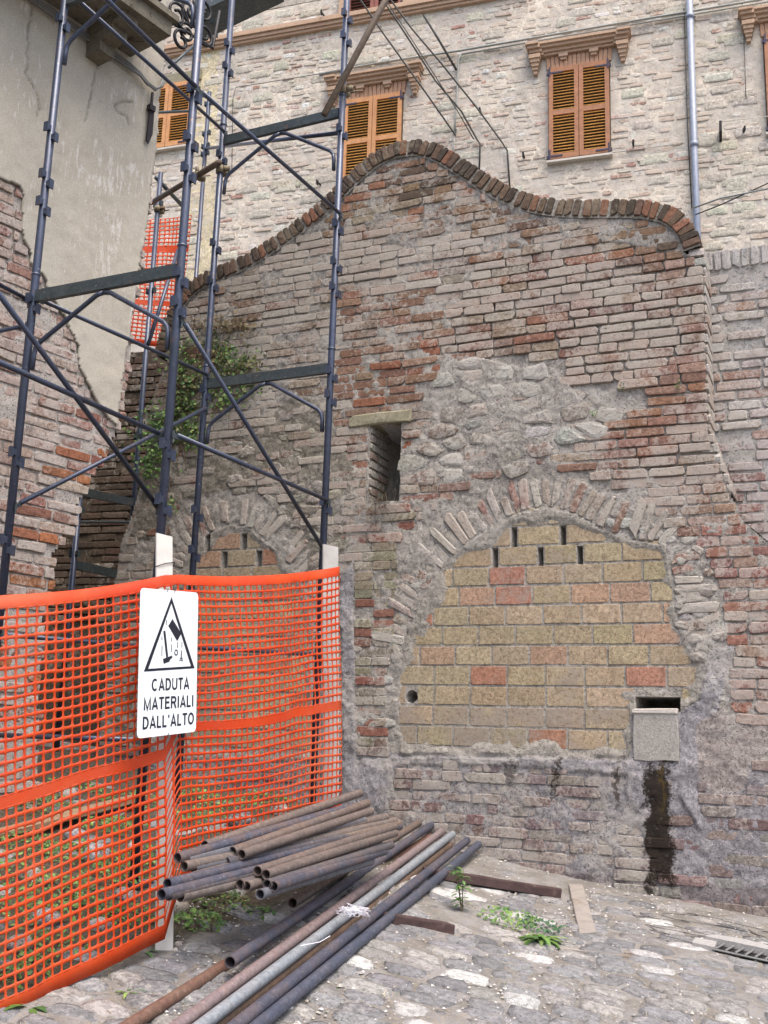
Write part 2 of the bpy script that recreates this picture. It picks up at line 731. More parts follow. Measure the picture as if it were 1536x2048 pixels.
# ------------------------------------------------------------------ ground and cobbles
def ground_material():
    t = NT('packed_earth')
    P = t.pos()
    n1 = t.noise(P, 5, 8, .7)
    n2 = t.noise(P, 40, 6, .7)
    n3 = t.noise(P, 240, 3, .6)
    c = t.mix(t.ramp(n1, .38, .62), alb((130, 125, 119)), alb((156, 153, 151)))
    c = t.mix(t.ramp(n2, .5, .68, 0, .8), c, alb((156, 142, 116)))
    c = t.mix(t.ramp(n3, .60, .70, 0, .75), c, alb((205, 200, 190)))
    c = t.mix(t.ramp(n3, .30, .40, .7, 0), c, alb((82, 74, 64)))
    at = t.n('ShaderNodeAttribute', attribute_name='Col')
    shaded_soil = t.mix(t.ramp(n2, .35, .65), alb((72, 64, 52)), alb((104, 94, 80)))  # bare soil, its colour also darkened for the shade behind the mesh
    c = t.mix(at.outputs['Fac'], c, shaded_soil)
    t.bump(t.math('ADD', n2, t.math('MULTIPLY', n3, .5)), .9, .015)
    return t.out(c, .95)


def behind_fence(X, Y):
    """distance of a point behind the line of the orange mesh (positive on the house side)"""
    return -(np.asarray(X)+.847)*.855+(np.asarray(Y)-4.63)*.518


M_ground = ground_material()
xs = np.concatenate([np.linspace(-60, -4.2, 12), np.arange(-4, 4.01, .04), np.linspace(4.3, 60, 12)])
ys = np.concatenate([np.linspace(-40, 2.5, 10), np.arange(2.7, 9.6, .04), np.linspace(9.9, 60, 12)])
GX, GY = np.meshgrid(xs, ys)
GZ = ground_z(GX, GY)
fine = (np.abs(GX) < 4.2) & (GY > 2.6) & (GY < 9.7)
GZ = GZ+np.where(fine, (fbm(GX*3, GY*3)-.5)*.035+(fbm(GX*14+9, GY*14)-.5)*.016, 0)
ny, nx = GX.shape
idx = np.arange(nx*ny).reshape(ny, nx)
q = np.stack([idx[:-1, :-1], idx[:-1, 1:], idx[1:, 1:], idx[1:, :-1]], -1).reshape(-1, 4)
me = bpy.data.meshes.new('ground')
me.from_pydata(np.stack([GX, GY, GZ], -1).reshape(-1, 3).tolist(), [], q.tolist())
me.polygons.foreach_set('use_smooth', [True]*len(me.polygons))
at_ = me.color_attributes.new('Col', 'FLOAT_COLOR', 'POINT')
_bf = np.clip(behind_fence(GX, GY)/.15+(fbm(GX*6, GY*6)-.5)*1.2, 0, 1)*np.where((GY > 2) & (GY < 9) & (GX < .2), 1.0, 0.0)
at_.data.foreach_set('color', np.stack([_bf, _bf, _bf, np.ones_like(_bf)], -1).astype(np.float32).ravel())
ground = link('ground', me, M_ground, kind='structure')

M_cob = masonry('cobble_stone', False, lime=(190, 187, 182), scale=.9, bump=.6, pits=.25, soot=(92, 88, 88))
M_cob_a = masonry('cobble_stone_far', True, lime=(190, 187, 182), scale=.9, bump=.5, pits=.25, soot=(92, 86, 84))


def build_cobbles():
    rg = random.Random(5)
    pts = []
    ang = math.radians(-14)
    ca, sa = math.cos(ang), math.sin(ang)
    row = 0
    y = 2.6
    while y < 8.2:
        h = rg.uniform(.10, .15)
        x = -3.2+rg.uniform(0, .2)
        while x < 3.6:
            L = rg.choice([.13, .17, .21, .25, .30])*rg.uniform(.85, 1.15)
            pts.append(((x+L/2), (y+h/2)+rg.uniform(-.02, .02), L))
            x += L
        y += h
    # squash x so that the cells come out longer than deep
    P2 = [(p[0]*.62, p[1]) for p in pts]
    recs = []
    keepi = []
    for i, p in enumerate(pts):
        X, Y = p[0]*ca-(p[1]-5)*sa, 5+p[0]*sa+(p[1]-5)*ca
        z = gz(X, Y)
        px, py, zz = proj((X, Y, z))
        if -60 < px < 1600 and 1560 < py < 2120:
            keepi.append((i, X, Y, z, px, py))
    P2a = np.array(P2)
    for i, X, Y, z, px, py in keepi:
        # distance to the wall: buried in debris there
        dw = float(np.dot(np.array([X, Y, 0])-WA.O, WA.n))
        if dw < .25:
            continue
        if behind_fence(X, Y) > .04 and rg.random() < .85:
            continue
        near = np.argsort(((P2a-P2a[i])**2).sum(1))[:20]
        cell = voronoi(P2a[near], .4)[0]
        if len(cell) < 3:
            continue
        cell = np.array([(a/.62, b) for a, b in cell])
        c0 = cell.mean(0)
        if np.ptp(cell[:, 0]) > .5:
            continue
        rp = round_poly(cell-c0, 12, .06)
        rp = rp*(1+np.array([[rg.uniform(-.05, .05)] for _ in rp]))
        bury = .5 if dw < .6 else (.75 if dw < 1.0 else 1.0)
        if bury < 1 and rg.random() < (.65 if dw < .6 else .3):
            continue
        dome = rg.uniform(.008, .015)*bury
        v, f = stone_cell(rp, .05, dome, rg, rg.uniform(.88, .98), .74)
        v = v[:, [0, 2, 1]]*np.array([1, 1, -1])            # lie flat, dome up
        v[:, 0], v[:, 1] = v[:, 0]*ca-v[:, 1]*sa, v[:, 0]*sa+v[:, 1]*ca
        v[:, 2] += ground_z(X+v[:, 0], Y+v[:, 1])-z
        r = rg.random()
        if r < .09:
            col = jitcol((184, 182, 178), rg, .12, .01)
            al = .15
        elif r < .62:
            col = jitcol((128, 127, 128), rg, .2, .012)
            al = .0
        else:
            col = jitcol((146, 142, 137), rg, .2, .015)
            al = .08
        if py < 1880 and px > 850:
            al += .15
        M = np.eye(4)
        M[:3, 3] = (X, Y, z-.002)
        recs.append(dict(v=v, f=[tuple(reversed(k)) for k in f], me=None, M=M, col=(*col, al), a=.02, flip=False))
    emit(recs, 'cobblestone', ground, M_cob, M_cob_a, 300, 'small_cobblestones', smooth=True)


build_cobbles()

# ------------------------------------------------------------------ walled-up front with curved coping
wall_thing = empty('brick_wall', 'tall weathered brick wall with wavy brick coping and two bricked-up arches', 'wall')
A = WA.px
cop_px = [(311, 712), (318, 672), (334, 628), (352, 594), (372, 570), (400, 549), (450, 528), (500, 505), (560, 466), (610, 430), (650, 398),
          (690, 355), (730, 318), (775, 290), (830, 278), (880, 288), (930, 318), (980, 353), (1040, 384), (1100, 398),
          (1160, 402), (1240, 400), (1300, 402), (1345, 412), (1375, 432), (1395, 462), (1404, 492)]
cop = [A(*p) for p in cop_px]


def smooth_line(pts, step=.02, it=3):
    pts = [np.array(p, float) for p in pts]
    for _ in range(it):
        q = [pts[0]]
        for a, b in zip(pts, pts[1:]):
            q += [a*.75+b*.25, a*.25+b*.75]
        q.append(pts[-1])
        pts = q
    out = [pts[0]]
    acc = 0
    for a, b in zip(pts, pts[1:]):
        d = np.linalg.norm(b-a)
        t = step-acc
        while t <= d:
            out.append(a+(b-a)*t/d)
            t += step
        acc = (acc+d) % step
    return np.array(out)


copl = smooth_line(cop)
_tn = np.gradient(copl, axis=0)
_tn /= np.linalg.norm(_tn, axis=1)[:, None]
cop_nrm = np.stack([-_tn[:, 1], _tn[:, 0]], -1)                # outward (up)
CT = .122                                                     # coping depth
inner = copl-cop_nrm*CT
right_px = [(1408, 520), (1411, 620), (1414, 760), (1418, 868), (1438, 920), (1462, 985), (1492, 1045), (1545, 1090), (1700, 1150), (2050, 1235)]
left_px = [(311, 712), (303, 800), (292, 900), (276, 985), (258, 1040), (240, 1090), (225, 1200)]
zb = -.2
outline = [tuple(p) for p in inner]+[A(*p) for p in right_px]+[(A(2050, 1235)[0], zb), (A(225, 1200)[0]-.05, zb)]+[A(*p) for p in reversed(left_px[1:])]

slot = (A(737, 925)[0], A(800, 925)[0], A(765, 1003)[1], A(765, 849)[1])
vents = []
for cx, y0, y1 in [(1027, 1054, 1096), (1125, 1051, 1092), (989, 1096, 1137), (1080, 1094, 1134), (1159, 1091, 1132),
                   (415, 1068, 1103), (486, 1066, 1101), (447, 1103, 1138), (516, 1101, 1136)]:
    u0 = A(cx-5.5, (y0+y1)/2)[0]
    u1 = A(cx+5.5, (y0+y1)/2)[0]
    vents.append((u0, u1, A(cx, y1)[1], A(cx, y0)[1]))
hole = (A(1271, 1408)[0], A(1360, 1408)[0], A(1315, 1422)[1], A(1315, 1394)[1])
rhole = (A(822, 1394), .042)

nicheR_px = [(793, 1400), (800, 1325), (815, 1270), (850, 1188), (880, 1140), (930, 1092), (985, 1052), (1040, 1025), (1090, 1014), (1150, 1028),
             (1205, 1060), (1262, 1082), (1332, 1088), (1346, 1180), (1352, 1250), (1398, 1330), (1402, 1396), (1362, 1420), (1262, 1420), (1258, 1512), (800, 1508)]
nicheL_px = [(338, 1230), (348, 1180), (368, 1130), (400, 1085), (430, 1060), (462, 1049), (500, 1056), (530, 1085), (562, 1115), (600, 1152), (622, 1210), (630, 1520), (338, 1520)]
nicheR = [A(*p) for p in nicheR_px]
nicheL = [A(*p) for p in nicheL_px]
strip_px = [(668, 700), (690, 600), (880, 575), (905, 655), (868, 725), (862, 830), (835, 905), (803, 905), (803, 848), (735, 848), (672, 842)]
pier_px = [(698, 1030), (800, 1010), (795, 1110), (790, 1300), (765, 1380), (755, 1500), (712, 1505), (706, 1300), (708, 1130)]
stoneR_px = [(862, 770), (900, 722), (1098, 706), (1122, 765), (1262, 786), (1258, 838), (1130, 895), (1040, 935), (930, 950), (815, 960), (812, 890), (862, 850)]
stoneL_px = [(300, 890), (400, 880), (520, 850), (590, 790), (640, 800), (690, 860), (712, 960), (700, 1090), (640, 1150), (610, 1110), (560, 1030), (520, 985), (440, 980), (360, 1000), (300, 1080), (262, 1070), (290, 960)]
arch_band_R = [(770, 1330), (775, 1240), (800, 1160), (790, 1090), (850, 1030), (930, 975), (1010, 945), (1100, 935), (1200, 960), (1290, 1010), (1340, 1060), (1400, 1090), (1440, 1180), (1450, 1300), (1460, 1420)]
arch_band_L = [(300, 1230), (310, 1150), (330, 1080), (390, 1000), (470, 968), (550, 995), (610, 1060), (660, 1130), (700, 1210)]
zoneR = [A(*p) for p in arch_band_R]+[A(1400, 1530), A(780, 1530)]
zoneL = [A(*p) for p in arch_band_L]+[A(700, 1530), A(300, 1530)]
plaster_px = [(680, 1160), (706, 1120), (708, 1320), (712, 1520), (800, 1512), (1262, 1520), (1262, 1428), (1360, 1425), (1400, 1400), (1420, 1300), (1470, 1290),
              (1420, 1480), (1390, 1560), (1400, 1660), (1340, 1560), (1255, 1640), (1255, 1550), (1010, 1530), (790, 1530), (770, 1640), (690, 1640)]
plaster = [A(*p) for p in plaster_px]
plasterR_px = [(1390, 1450), (1440, 1420), (1470, 1440), (1540, 1440), (1545, 1500), (1500, 1530), (1490, 1580), (1430, 1590), (1400, 1560)]
plasterR = [A(*p) for p in plasterR_px]
stripZ = [A(*p) for p in strip_px]
pierZ = [A(*p) for p in pier_px]
stoneR = [A(*p) for p in stoneR_px]
stoneL = [A(*p) for p in stoneL_px]

_s0 = A(1317, 1530)
_s1 = A(1315, 1775)
STAINS = (WA.O, WA.U, [
    (_s0[0], .088, _s1[1], _s0[1]+.01, (40, 30, 21), .97),
    (A(1325, 1600)[0], .02, A(1325, 1620)[1], _s0[1]+.03, (96, 78, 38), .6),
    (A(1110, 1550)[0], .018, A(1110, 1582)[1], A(1110, 1528)[1], (52, 40, 28), .85),
    (A(1236, 1560)[0], .022, A(1236, 1605)[1], A(1236, 1528)[1], (60, 46, 36), .8),
    (A(1020, 1545)[0], .05, A(1020, 1562)[1], A(1020, 1525)[1], (66, 60, 50), .7),
])
M_brick = masonry('old_brick', False, lime=(204, 197, 186), stains=STAINS)
M_brick_a = masonry('old_brick_joined', True, lime=(204, 197, 186), stains=STAINS)
M_mortar = masonry('old_mortar', True, lime=(198, 193, 185), bump=.9, pits=.45, soot=(104, 98, 88), stains=STAINS)
M_block = masonry('tuff_block', False, lime=(170, 160, 150), scale=1.0, bump=.5, pits=.5, soot=(128, 108, 82), flecks=(126, 76, 56))
M_block_a = masonry('tuff_block_joined', True, lime=(170, 160, 150), scale=1.0, bump=.5, pits=.35, soot=(120, 100, 70), flecks=(120, 62, 44))
M_cop = masonry('coping_brick', False, lime=(150, 140, 120), bump=.6, pits=.3, soot=(48, 42, 36))
M_stone = masonry('field_stone', False, lime=(214, 210, 200), bump=.7, pits=.35, soot=(110, 102, 92), scale=1.2)
M_stone_a = masonry('field_stone_joined', True, lime=(214, 210, 200), bump=.7, pits=.35, soot=(110, 102, 92), scale=1.2)

# --- relief sheet of mortar
u_lo, u_hi = A(225, 1200)[0]-.05, A(2050, 1235)[0]
v_hi = max(p[1] for p in inner)+.05
us = list(np.arange(u_lo, u_hi, .0125))
vs = list(np.arange(zb, v_hi, .0125))


def add_edges(lst, vals):
    for e in vals:
        lst.extend([e-.0015, e+.0015])


for (u0, u1, v0, v1) in vents+[hole, slot]:
    add_edges(us, (u0, u1))
    add_edges(vs, (v0, v1))
us.extend(np.arange(rhole[0][0]-.06, rhole[0][0]+.06, .006))
vs.extend(np.arange(rhole[0][1]-.06, rhole[0][1]+.06, .006))
us = np.unique(np.round(us, 4))
vs = np.unique(np.round(vs, 4))
deepZ = [A(*p) for p in [(900, 640), (960, 520), (1200, 480), (1405, 520), (1418, 880), (1460, 1000), (1300, 950), (1130, 760), (905, 700)]]


def poly_dist(U, V, poly):
    d = np.full(U.shape, 9.0)
    n = len(poly)
    lo_u, hi_u = min(p[0] for p in poly)-.3, max(p[0] for p in poly)+.3
    lo_v, hi_v = min(p[1] for p in poly)-.3, max(p[1] for p in poly)+.3
    m = (U > lo_u) & (U < hi_u) & (V > lo_v) & (V < hi_v)
    u, v = U[m], V[m]
    dd = np.full(u.shape, 9.0)
    for i in range(n):
        ax, ay = poly[i]
        bx, by = poly[(i+1) % n]
        L2 = (bx-ax)**2+(by-ay)**2+1e-12
        t = np.clip(((u-ax)*(bx-ax)+(v-ay)*(by-ay))/L2, 0, 1)
        dd = np.minimum(dd, np.hypot(u-ax-t*(bx-ax), v-ay-t*(by-ay)))
    d[m] = dd
    return d


def a_w(U, V):
    w = (fbm(U*6, V*6)-.5)*.026+(fbm(U*22+3, V*22)-.5)*.020-.0035
    w = np.where(poly_mask(U, V, deepZ), w-.015, w)
    w = np.where(poly_mask(U, V, stoneR) | poly_mask(U, V, stoneL), w+.004, w)
    w = np.where(poly_mask(U, V, plaster), w+.011+(fbm(U*5+40, V*5)-.5)*.03, w)
    w = np.where((poly_mask(U, V, zoneR) | poly_mask(U, V, zoneL)) & ~poly_mask(U, V, plaster), w-.001, w)
    nm = poly_mask(U, V, nicheR) | poly_mask(U, V, nicheL)
    w = np.where(nm, -.0125+(fbm(U*20, V*20)-.5)*.005, w)
    for q in (nicheR, nicheL):                      # mortar smeared from the edge over the outer blocks
        d = poly_dist(U, V, q)
        d = d+(fbm(U*5+3, V*5)-.5)*.26
        w = np.where(nm & (d < .085), w+.016*np.clip((.085-d)/.07, 0, 1)+(fbm(U*26, V*26)-.5)*.006, w)
    for (u0, u1, v0, v1) in vents:
        w = np.where((U > u0) & (U < u1) & (V > v0) & (V < v1), -.32, w)
    (u0, u1, v0, v1) = hole
    w = np.where((U > u0) & (U < u1) & (V > v0) & (V < v1), -.55, w)
    (u0, u1, v0, v1) = slot
    w = np.where((U > u0) & (U < u1) & (V > v0) & (V < v1), -.62, w)
    r = np.hypot(U-rhole[0][0], V-rhole[0][1])+(fbm(U*25, V*25)-.5)*.02
    w = np.where(r < rhole[1], -.35, w)
    return w


def a_c(U, V):
    base = np.array([*alb((164, 158, 150)), .35])
    C = np.tile(base, U.shape+(1,))
    n = fbm(U*2.2+7, V*2.2)
    C[..., :3] *= (0.86+.3*n)[..., None]
    up = poly_mask(U, V, [A(*p) for p in [(300, 700), (600, 380), (830, 250), (1420, 380), (1420, 560), (900, 520), (600, 600), (300, 860)]])
    C[up] = [*alb((156, 151, 144)), .3]
    low = V < A(1100, 1515)[1]
    C[low] = [*alb((150, 146, 148)), .3]
    pl = poly_mask(U, V, plaster)
    C[pl] = [*alb((160, 156, 158)), .35]
    C[poly_mask(U, V, plasterR)] = [*alb((164, 154, 148)), .3]
    nm = poly_mask(U, V, nicheR) | poly_mask(U, V, nicheL)
    C[nm] = [*alb((164, 158, 148)), .25]
    sl = poly_mask(U, V, stoneL)
    C[sl] = [*alb((140, 134, 122)), .15]
    C[V < A(1100, 1740)[1]] = [*alb((134, 126, 126)), .2]
    return C


core = grid_core(WA, us, vs, a_w, a_c, 'mortar_face', M_mortar, wall_thing, keep=lambda U, V: poly_mask(U, V, outline))
# the body behind the face
mb = MB()
n_o = len(outline)
cs = outline
mb.add([WA.w(u, v, -.02) for u, v in cs]+[WA.w(u, v, -.34) for u, v in cs],
       [((i+1) % n_o, i, n_o+i, n_o+(i+1) % n_o) for i in range(n_o)])
mb.c = [(*alb((158, 152, 146)), .4)]*len(mb.v)
mb.build('wall_body', M_mortar, wall_thing)
mb = MB()
bk = [(u, v) for u, v in cs]
mb.add([WA.w(u, v, -.66) for u, v in bk], [tuple(reversed(range(len(bk))))], (*alb((60, 54, 48)), 0))
mb.build('wall_back', M_mortar, wall_thing)

# --- coping
rg = random.Random(21)
recs = []
arc = np.concatenate([[0], np.cumsum(np.linalg.norm(np.diff(copl, axis=0), axis=1))])
s = .03
while s < arc[-1]-.02:
    th = rg.uniform(.046, .058)
    i = min(np.searchsorted(arc, s+th/2), len(copl)-1)
    c = copl[i]-cop_nrm[i]*(CT/2-rg.uniform(-.003, .003))
    rot = math.atan2(_tn[i, 1], _tn[i, 0])+rg.uniform(-.035, .035)
    r = rg.random()
    px, py = WA.to_px(*c)
    if r < .45:
        col = jitcol((88, 74, 62), rg, .2)
    elif r < .85:
        col = jitcol((118, 92, 74), rg, .18)
    else:
        col = jitcol((150, 100, 74), rg, .15)
    vv, ff, mesh_, spec = brick_variant('thin', rg.randrange(8))
    M = WA.M(c[0], c[1], .022-.13+rg.uniform(-.005, .006), rot, (th/spec[0], 1.0, CT*rg.uniform(.96, 1.04)/spec[1]))
    recs.append(dict(v=vv, f=ff, me=mesh_, M=M, col=(*col, rg.uniform(.05, .3)), a=th*CT, flip=False))
    s += th+rg.uniform(.011, .016)
mb = MB()
n = len(copl)
o1 = copl-cop_nrm*.008
i1 = copl-cop_nrm*(CT+.016)
vsx = [WA.w(p[0], p[1], .006) for p in o1]+[WA.w(p[0], p[1], .004) for p in i1]+[WA.w(p[0], p[1], -.26) for p in o1]+[WA.w(p[0], p[1], -.26) for p in i1]
fs = []
for i in range(n-1):
    fs += [(n+i, n+i+1, i+1, i), (i, i+1, 2*n+i+1, 2*n+i), (2*n+i, 2*n+i+1, 3*n+i+1, 3*n+i)]
mb.add(vsx, fs, (*alb((158, 152, 142)), .3))
cop_part = mb.build('coping', M_mortar, wall_thing)
emit(recs, 'coping_brick', cop_part, M_cop, M_brick_a, 300)

# --- brick courses
excl = [nicheR, nicheL, stoneR, stoneL]


def in_any(p, polys):
    return any(in_poly(p, q) for q in polys)


zoneRv, zoneLv = zoneR, zoneL


def in_void(u, v, m=.012):
    for (u0, u1, v0, v1) in vents+[hole, slot]:
        if u0-m < u < u1+m and v0-m < v < v1+m:
            return True
    return False


def tone(px, py, rg):
    """palette of a brick by where it sits on the wall"""
    r = rg.random()
    if in_poly((px, py), strip_px):
        c = rg.choice([(150, 112, 88), (142, 104, 82), (156, 122, 98), (164, 100, 72), (150, 118, 96)])
        return c, rg.uniform(0, .28)
    if in_poly((px, py), pier_px):
        c = rg.choice([(158, 104, 84), (150, 96, 78), (150, 140, 112), (146, 134, 112)])
        return c, rg.uniform(.1, .4)
    if py > 1500:
        c = rg.choice([(146, 122, 116), (136, 116, 116), (150, 134, 124), (136, 106, 102), (146, 136, 130)])
        return c, rg.uniform(.0, .42)
    if px > 1400 and py > 1050:
        c = rg.choice([(170, 112, 92), (160, 100, 86), (166, 136, 116), (150, 100, 94), (172, 146, 128)])
        return c, rg.uniform(.15, .55)
    if py < 470 or (py < 520 and px > 1150):
        if r < .38:
            c = (146, 112, 86)
        elif r < .55:
            c = (110, 88, 72)
        elif r < .8:
            c = (158, 138, 116)
        else:
            c = (160, 108, 80)
        return c, rg.uniform(0, .4)
    if px < 690 and py < 880:
        c = rg.choice([(160, 140, 120), (166, 150, 132), (148, 122, 102), (156, 136, 118), (166, 152, 136), (138, 104, 84)])
        return c, rg.uniform(.25, .75)
    if px > 1120 and py > 690:
        c = rg.choice([(152, 108, 90), (158, 112, 92), (164, 138, 120), (144, 104, 88), (160, 124, 106), (168, 116, 88)])
        return c, rg.uniform(.15, .62)
    if py < 640 and px < 1000:
        c = rg.choice([(166, 148, 130), (158, 140, 126), (150, 118, 98), (170, 158, 144), (160, 112, 84)])
        return c, rg.uniform(.3, .75)
    c = rg.choice([(152, 122, 104), (160, 134, 114), (142, 108, 90), (166, 146, 128), (150, 114, 100), (148, 98, 80)])
    return c, rg.uniform(.2, .7)


recs = []
rg = random.Random(3)
pitch = .0705
v = zb+.04
row = 0
out_in = outline
while v < v_hi:
    h = .0605*rg.uniform(.93, 1.07)
    ulist = np.arange(u_lo, u_hi, .012)
    pen = None
    runs = []
    VV = np.full_like(ulist, v)
    ok = poly_mask(ulist, VV, outline) & poly_mask(ulist, VV+.03, outline)
    for q in (nicheR, nicheL):
        ok &= ~poly_mask(ulist, VV, q)
    # voussoir bands keep out the courses
    ok &= ~(poly_mask(ulist, VV, zoneR) | poly_mask(ulist, VV, zoneL)) | poly_mask(ulist, VV, pierZ)
    ok &= ~poly_mask(ulist, VV, plaster) | poly_mask(ulist, VV, pierZ)
    ok &= ~poly_mask(ulist, VV, plasterR)
    for (u0, u1, v0, v1) in [slot, hole]:
        ok &= ~((ulist > u0-.004) & (ulist < u1+.004) & (v > v0-.02) & (v < v1+.02))
    st = None
    for k, o_ in enumerate(ok):
        if o_ and st is None:
            st = k
        if (not o_ or k == len(ok)-1) and st is not None:
            runs.append((ulist[st], ulist[k-1]))
            st = None
    for (a, b) in runs:
        u = a-(rg.uniform(0, .0) if row % 2 else 0)
        first = True
        while u < b-.03:
            L = rg.choice([.30, .30, .29, .15, .15, .21, .26])*rg.uniform(.92, 1.06)
            if first and row % 2:
                L = .15*rg.uniform(.9, 1.1)
            first = False
            if u+L > b-.05:
                L = b-u
            uc = u+L/2
            px, py = WA.to_px(uc, v)
            if py < 1990 and -60 < px < 2050:
                c, al = tone(px, py, rg)
                w = .002+rg.uniform(-.006, .007)
                skip = .0
                if in_poly((uc, v), stoneR):
                    skip = .85
                    w -= .006
                if py > 1560:
                    skip = .10
                    w -= .003
                if in_poly((px, py), [(430, 860), (640, 780), (690, 1000), (640, 1150), (300, 1150), (260, 960)]):
                    skip = .45
                if px > 1395 and py > 1480:
                    skip = .3
                if rg.random() >= skip and L > .035:
                    wob = (float(vnoise(uc*1.3, row*.7))-.5)*.014
                    recs.append(rec_brick(WA, uc, v+wob, w, L-rg.uniform(.006, .013), h*rg.uniform(.93, 1.08), rg,
                                          (*jitcol(c, rg, .13, .05), min(1, al+.10)), rot=rg.uniform(-.012, .012)))
            u += L
    v += pitch*rg.uniform(.95, 1.05)
    row += 1
emit(recs, 'brick', wall_thing, M_brick, M_brick_a, 300, 'small_bricks')

# --- voussoirs of the two arches and rubble in the arch bands
recs = []
rg = random.Random(14)
for px_line, t0, t1, keepf in ((nicheR_px[1:16], 0.0, 1.0, 1.0), (nicheL_px[0:11], 0.0, 1.0, 1.0)):
    line = smooth_line([A(*p) for p in px_line], .01, 2)
    tn = np.gradient(line, axis=0)
    for _ in range(8):
        tn = (np.roll(tn, 3, 0)+tn+np.roll(tn, -3, 0))/3
    tn /= np.linalg.norm(tn, axis=1)[:, None]
    nr = np.stack([-tn[:, 1], tn[:, 0]], -1)
    i = 2
    while i < len(line)-4:
        th = rg.uniform(.056, .076)
        L = rg.choice([.15, .21, .25, .27])*rg.uniform(.9, 1.1)
        p = line[i]+nr[i]*(L/2+.012)
        rot = math.atan2(nr[i, 1], nr[i, 0])-math.pi/2+rg.uniform(-.16, .16)
        c = rg.choice([(180, 170, 156), (170, 152, 136), (174, 160, 146), (160, 122, 106), (184, 176, 164)])
        if rg.random() < keepf-.06:
            vv, ff, mesh_, spec = brick_variant('vous', rg.randrange(8))
            M = WA.M(p[0], p[1], .003+rg.uniform(-.008, .006)-.05, rot, (th*.86/spec[0], 1, L/spec[1]))
            recs.append(dict(v=vv, f=ff, me=mesh_, M=M, col=(*jitcol(c, rg), rg.uniform(.3, .8)), a=th*L, flip=False))
        i += max(3, int(round(th/.01)))
emit(recs, 'arch_brick', wall_thing, M_brick, M_brick_a, 300)


# --- field stones
def rubble(wall, poly, sx, sy, rg, colf, w=.004, dome=(.012, .028), shrink=(.74, .93), keep=.9, soft=.3):
    us_ = [p[0] for p in poly]
    vs_ = [p[1] for p in poly]
    pts = []
    y = min(vs_)-sy
    r = 0
    while y < max(vs_)+sy:
        x = min(us_)-sx+(r % 2)*sx*.5
        while x < max(us_)+sx:
            pts.append((x+rg.uniform(-.3, .3)*sx, y+rg.uniform(-.3, .3)*sy))
            x += sx*rg.uniform(.7, 1.35)
        y += sy
        r += 1
    P = np.array([(a*sy/sx, b) for a, b in pts])
    ins = [in_poly(p, poly) for p in pts]
    out = []
    for i, p in enumerate(pts):
        if not ins[i] or rg.random() > keep:
            continue
        d2 = ((P-P[i])**2).sum(1)
        near = np.argsort(d2)[:18]
        cell = voronoi(P[near], sy*2)[0]
        if len(cell) < 3:
            continue
        cell = np.array([(a*sx/sy, b) for a, b in cell])
        rp = round_poly(cell, 9, soft)
        c0 = rp.mean(0)
        rp = c0+(rp-c0)*(1+np.array([[rg.uniform(-.09, .07)] for _ in rp]))
        col = colf(c0, rg)
        if col is None:
            continue
        rec = rec_stone(wall, rp, w+rg.uniform(-.006, .004), rg, col, .05, rg.uniform(*dome), rg.uniform(*shrink))
        x_, y_ = rp[:, 0], rp[:, 1]
        rec['a'] = .5*abs(np.dot(x_, np.roll(y_, 1))-np.dot(y_, np.roll(x_, 1)))
        out.append(rec)
    return out


def colR(c, rg):
    return (*jitcol(rg.choice([(170, 166, 156), (160, 152, 140), (180, 176, 168), (152, 142, 130), (146, 120, 106)]), rg, .1), rg.uniform(.25, .7))


def colL(c, rg):
    return (*jitcol(rg.choice([(158, 148, 132), (146, 138, 124), (168, 160, 146)]), rg, .1), rg.uniform(.1, .4))


recs = rubble(WA, stoneR, .23, .125, random.Random(2), colR, w=.0, dome=(.005, .011), shrink=(.84, .99), keep=.94, soft=.12)
recs += rubble(WA, stoneL, .17, .10, random.Random(4), colL, w=-.005, dome=(.006, .015), keep=.8, shrink=(.7, .95), soft=.15)
bandR = [A(*p) for p in [(1200, 1040), (1270, 1010), (1345, 1060), (1405, 1090), (1435, 1180), (1448, 1290), (1400, 1340), (1350, 1250), (1350, 1100), (1262, 1080)]]
recs += rubble(WA, bandR, .10, .07, random.Random(6), colR, w=-.002, dome=(.004, .009), keep=.75, shrink=(.7, .95), soft=.12)
bandP = [A(*p) for p in [(690, 1120), (800, 1110), (840, 1160), (800, 1300), (780, 1400), (790, 1640), (720, 1640), (690, 1560)]]
recs += rubble(WA, bandP, .11, .075, random.Random(9), colR, w=-.006, dome=(.003, .008), keep=.5, shrink=(.6, .9), soft=.12)
emit(recs, 'field_stone', wall_thing, M_stone, M_stone_a, 300, 'small_field_stones', smooth=False)

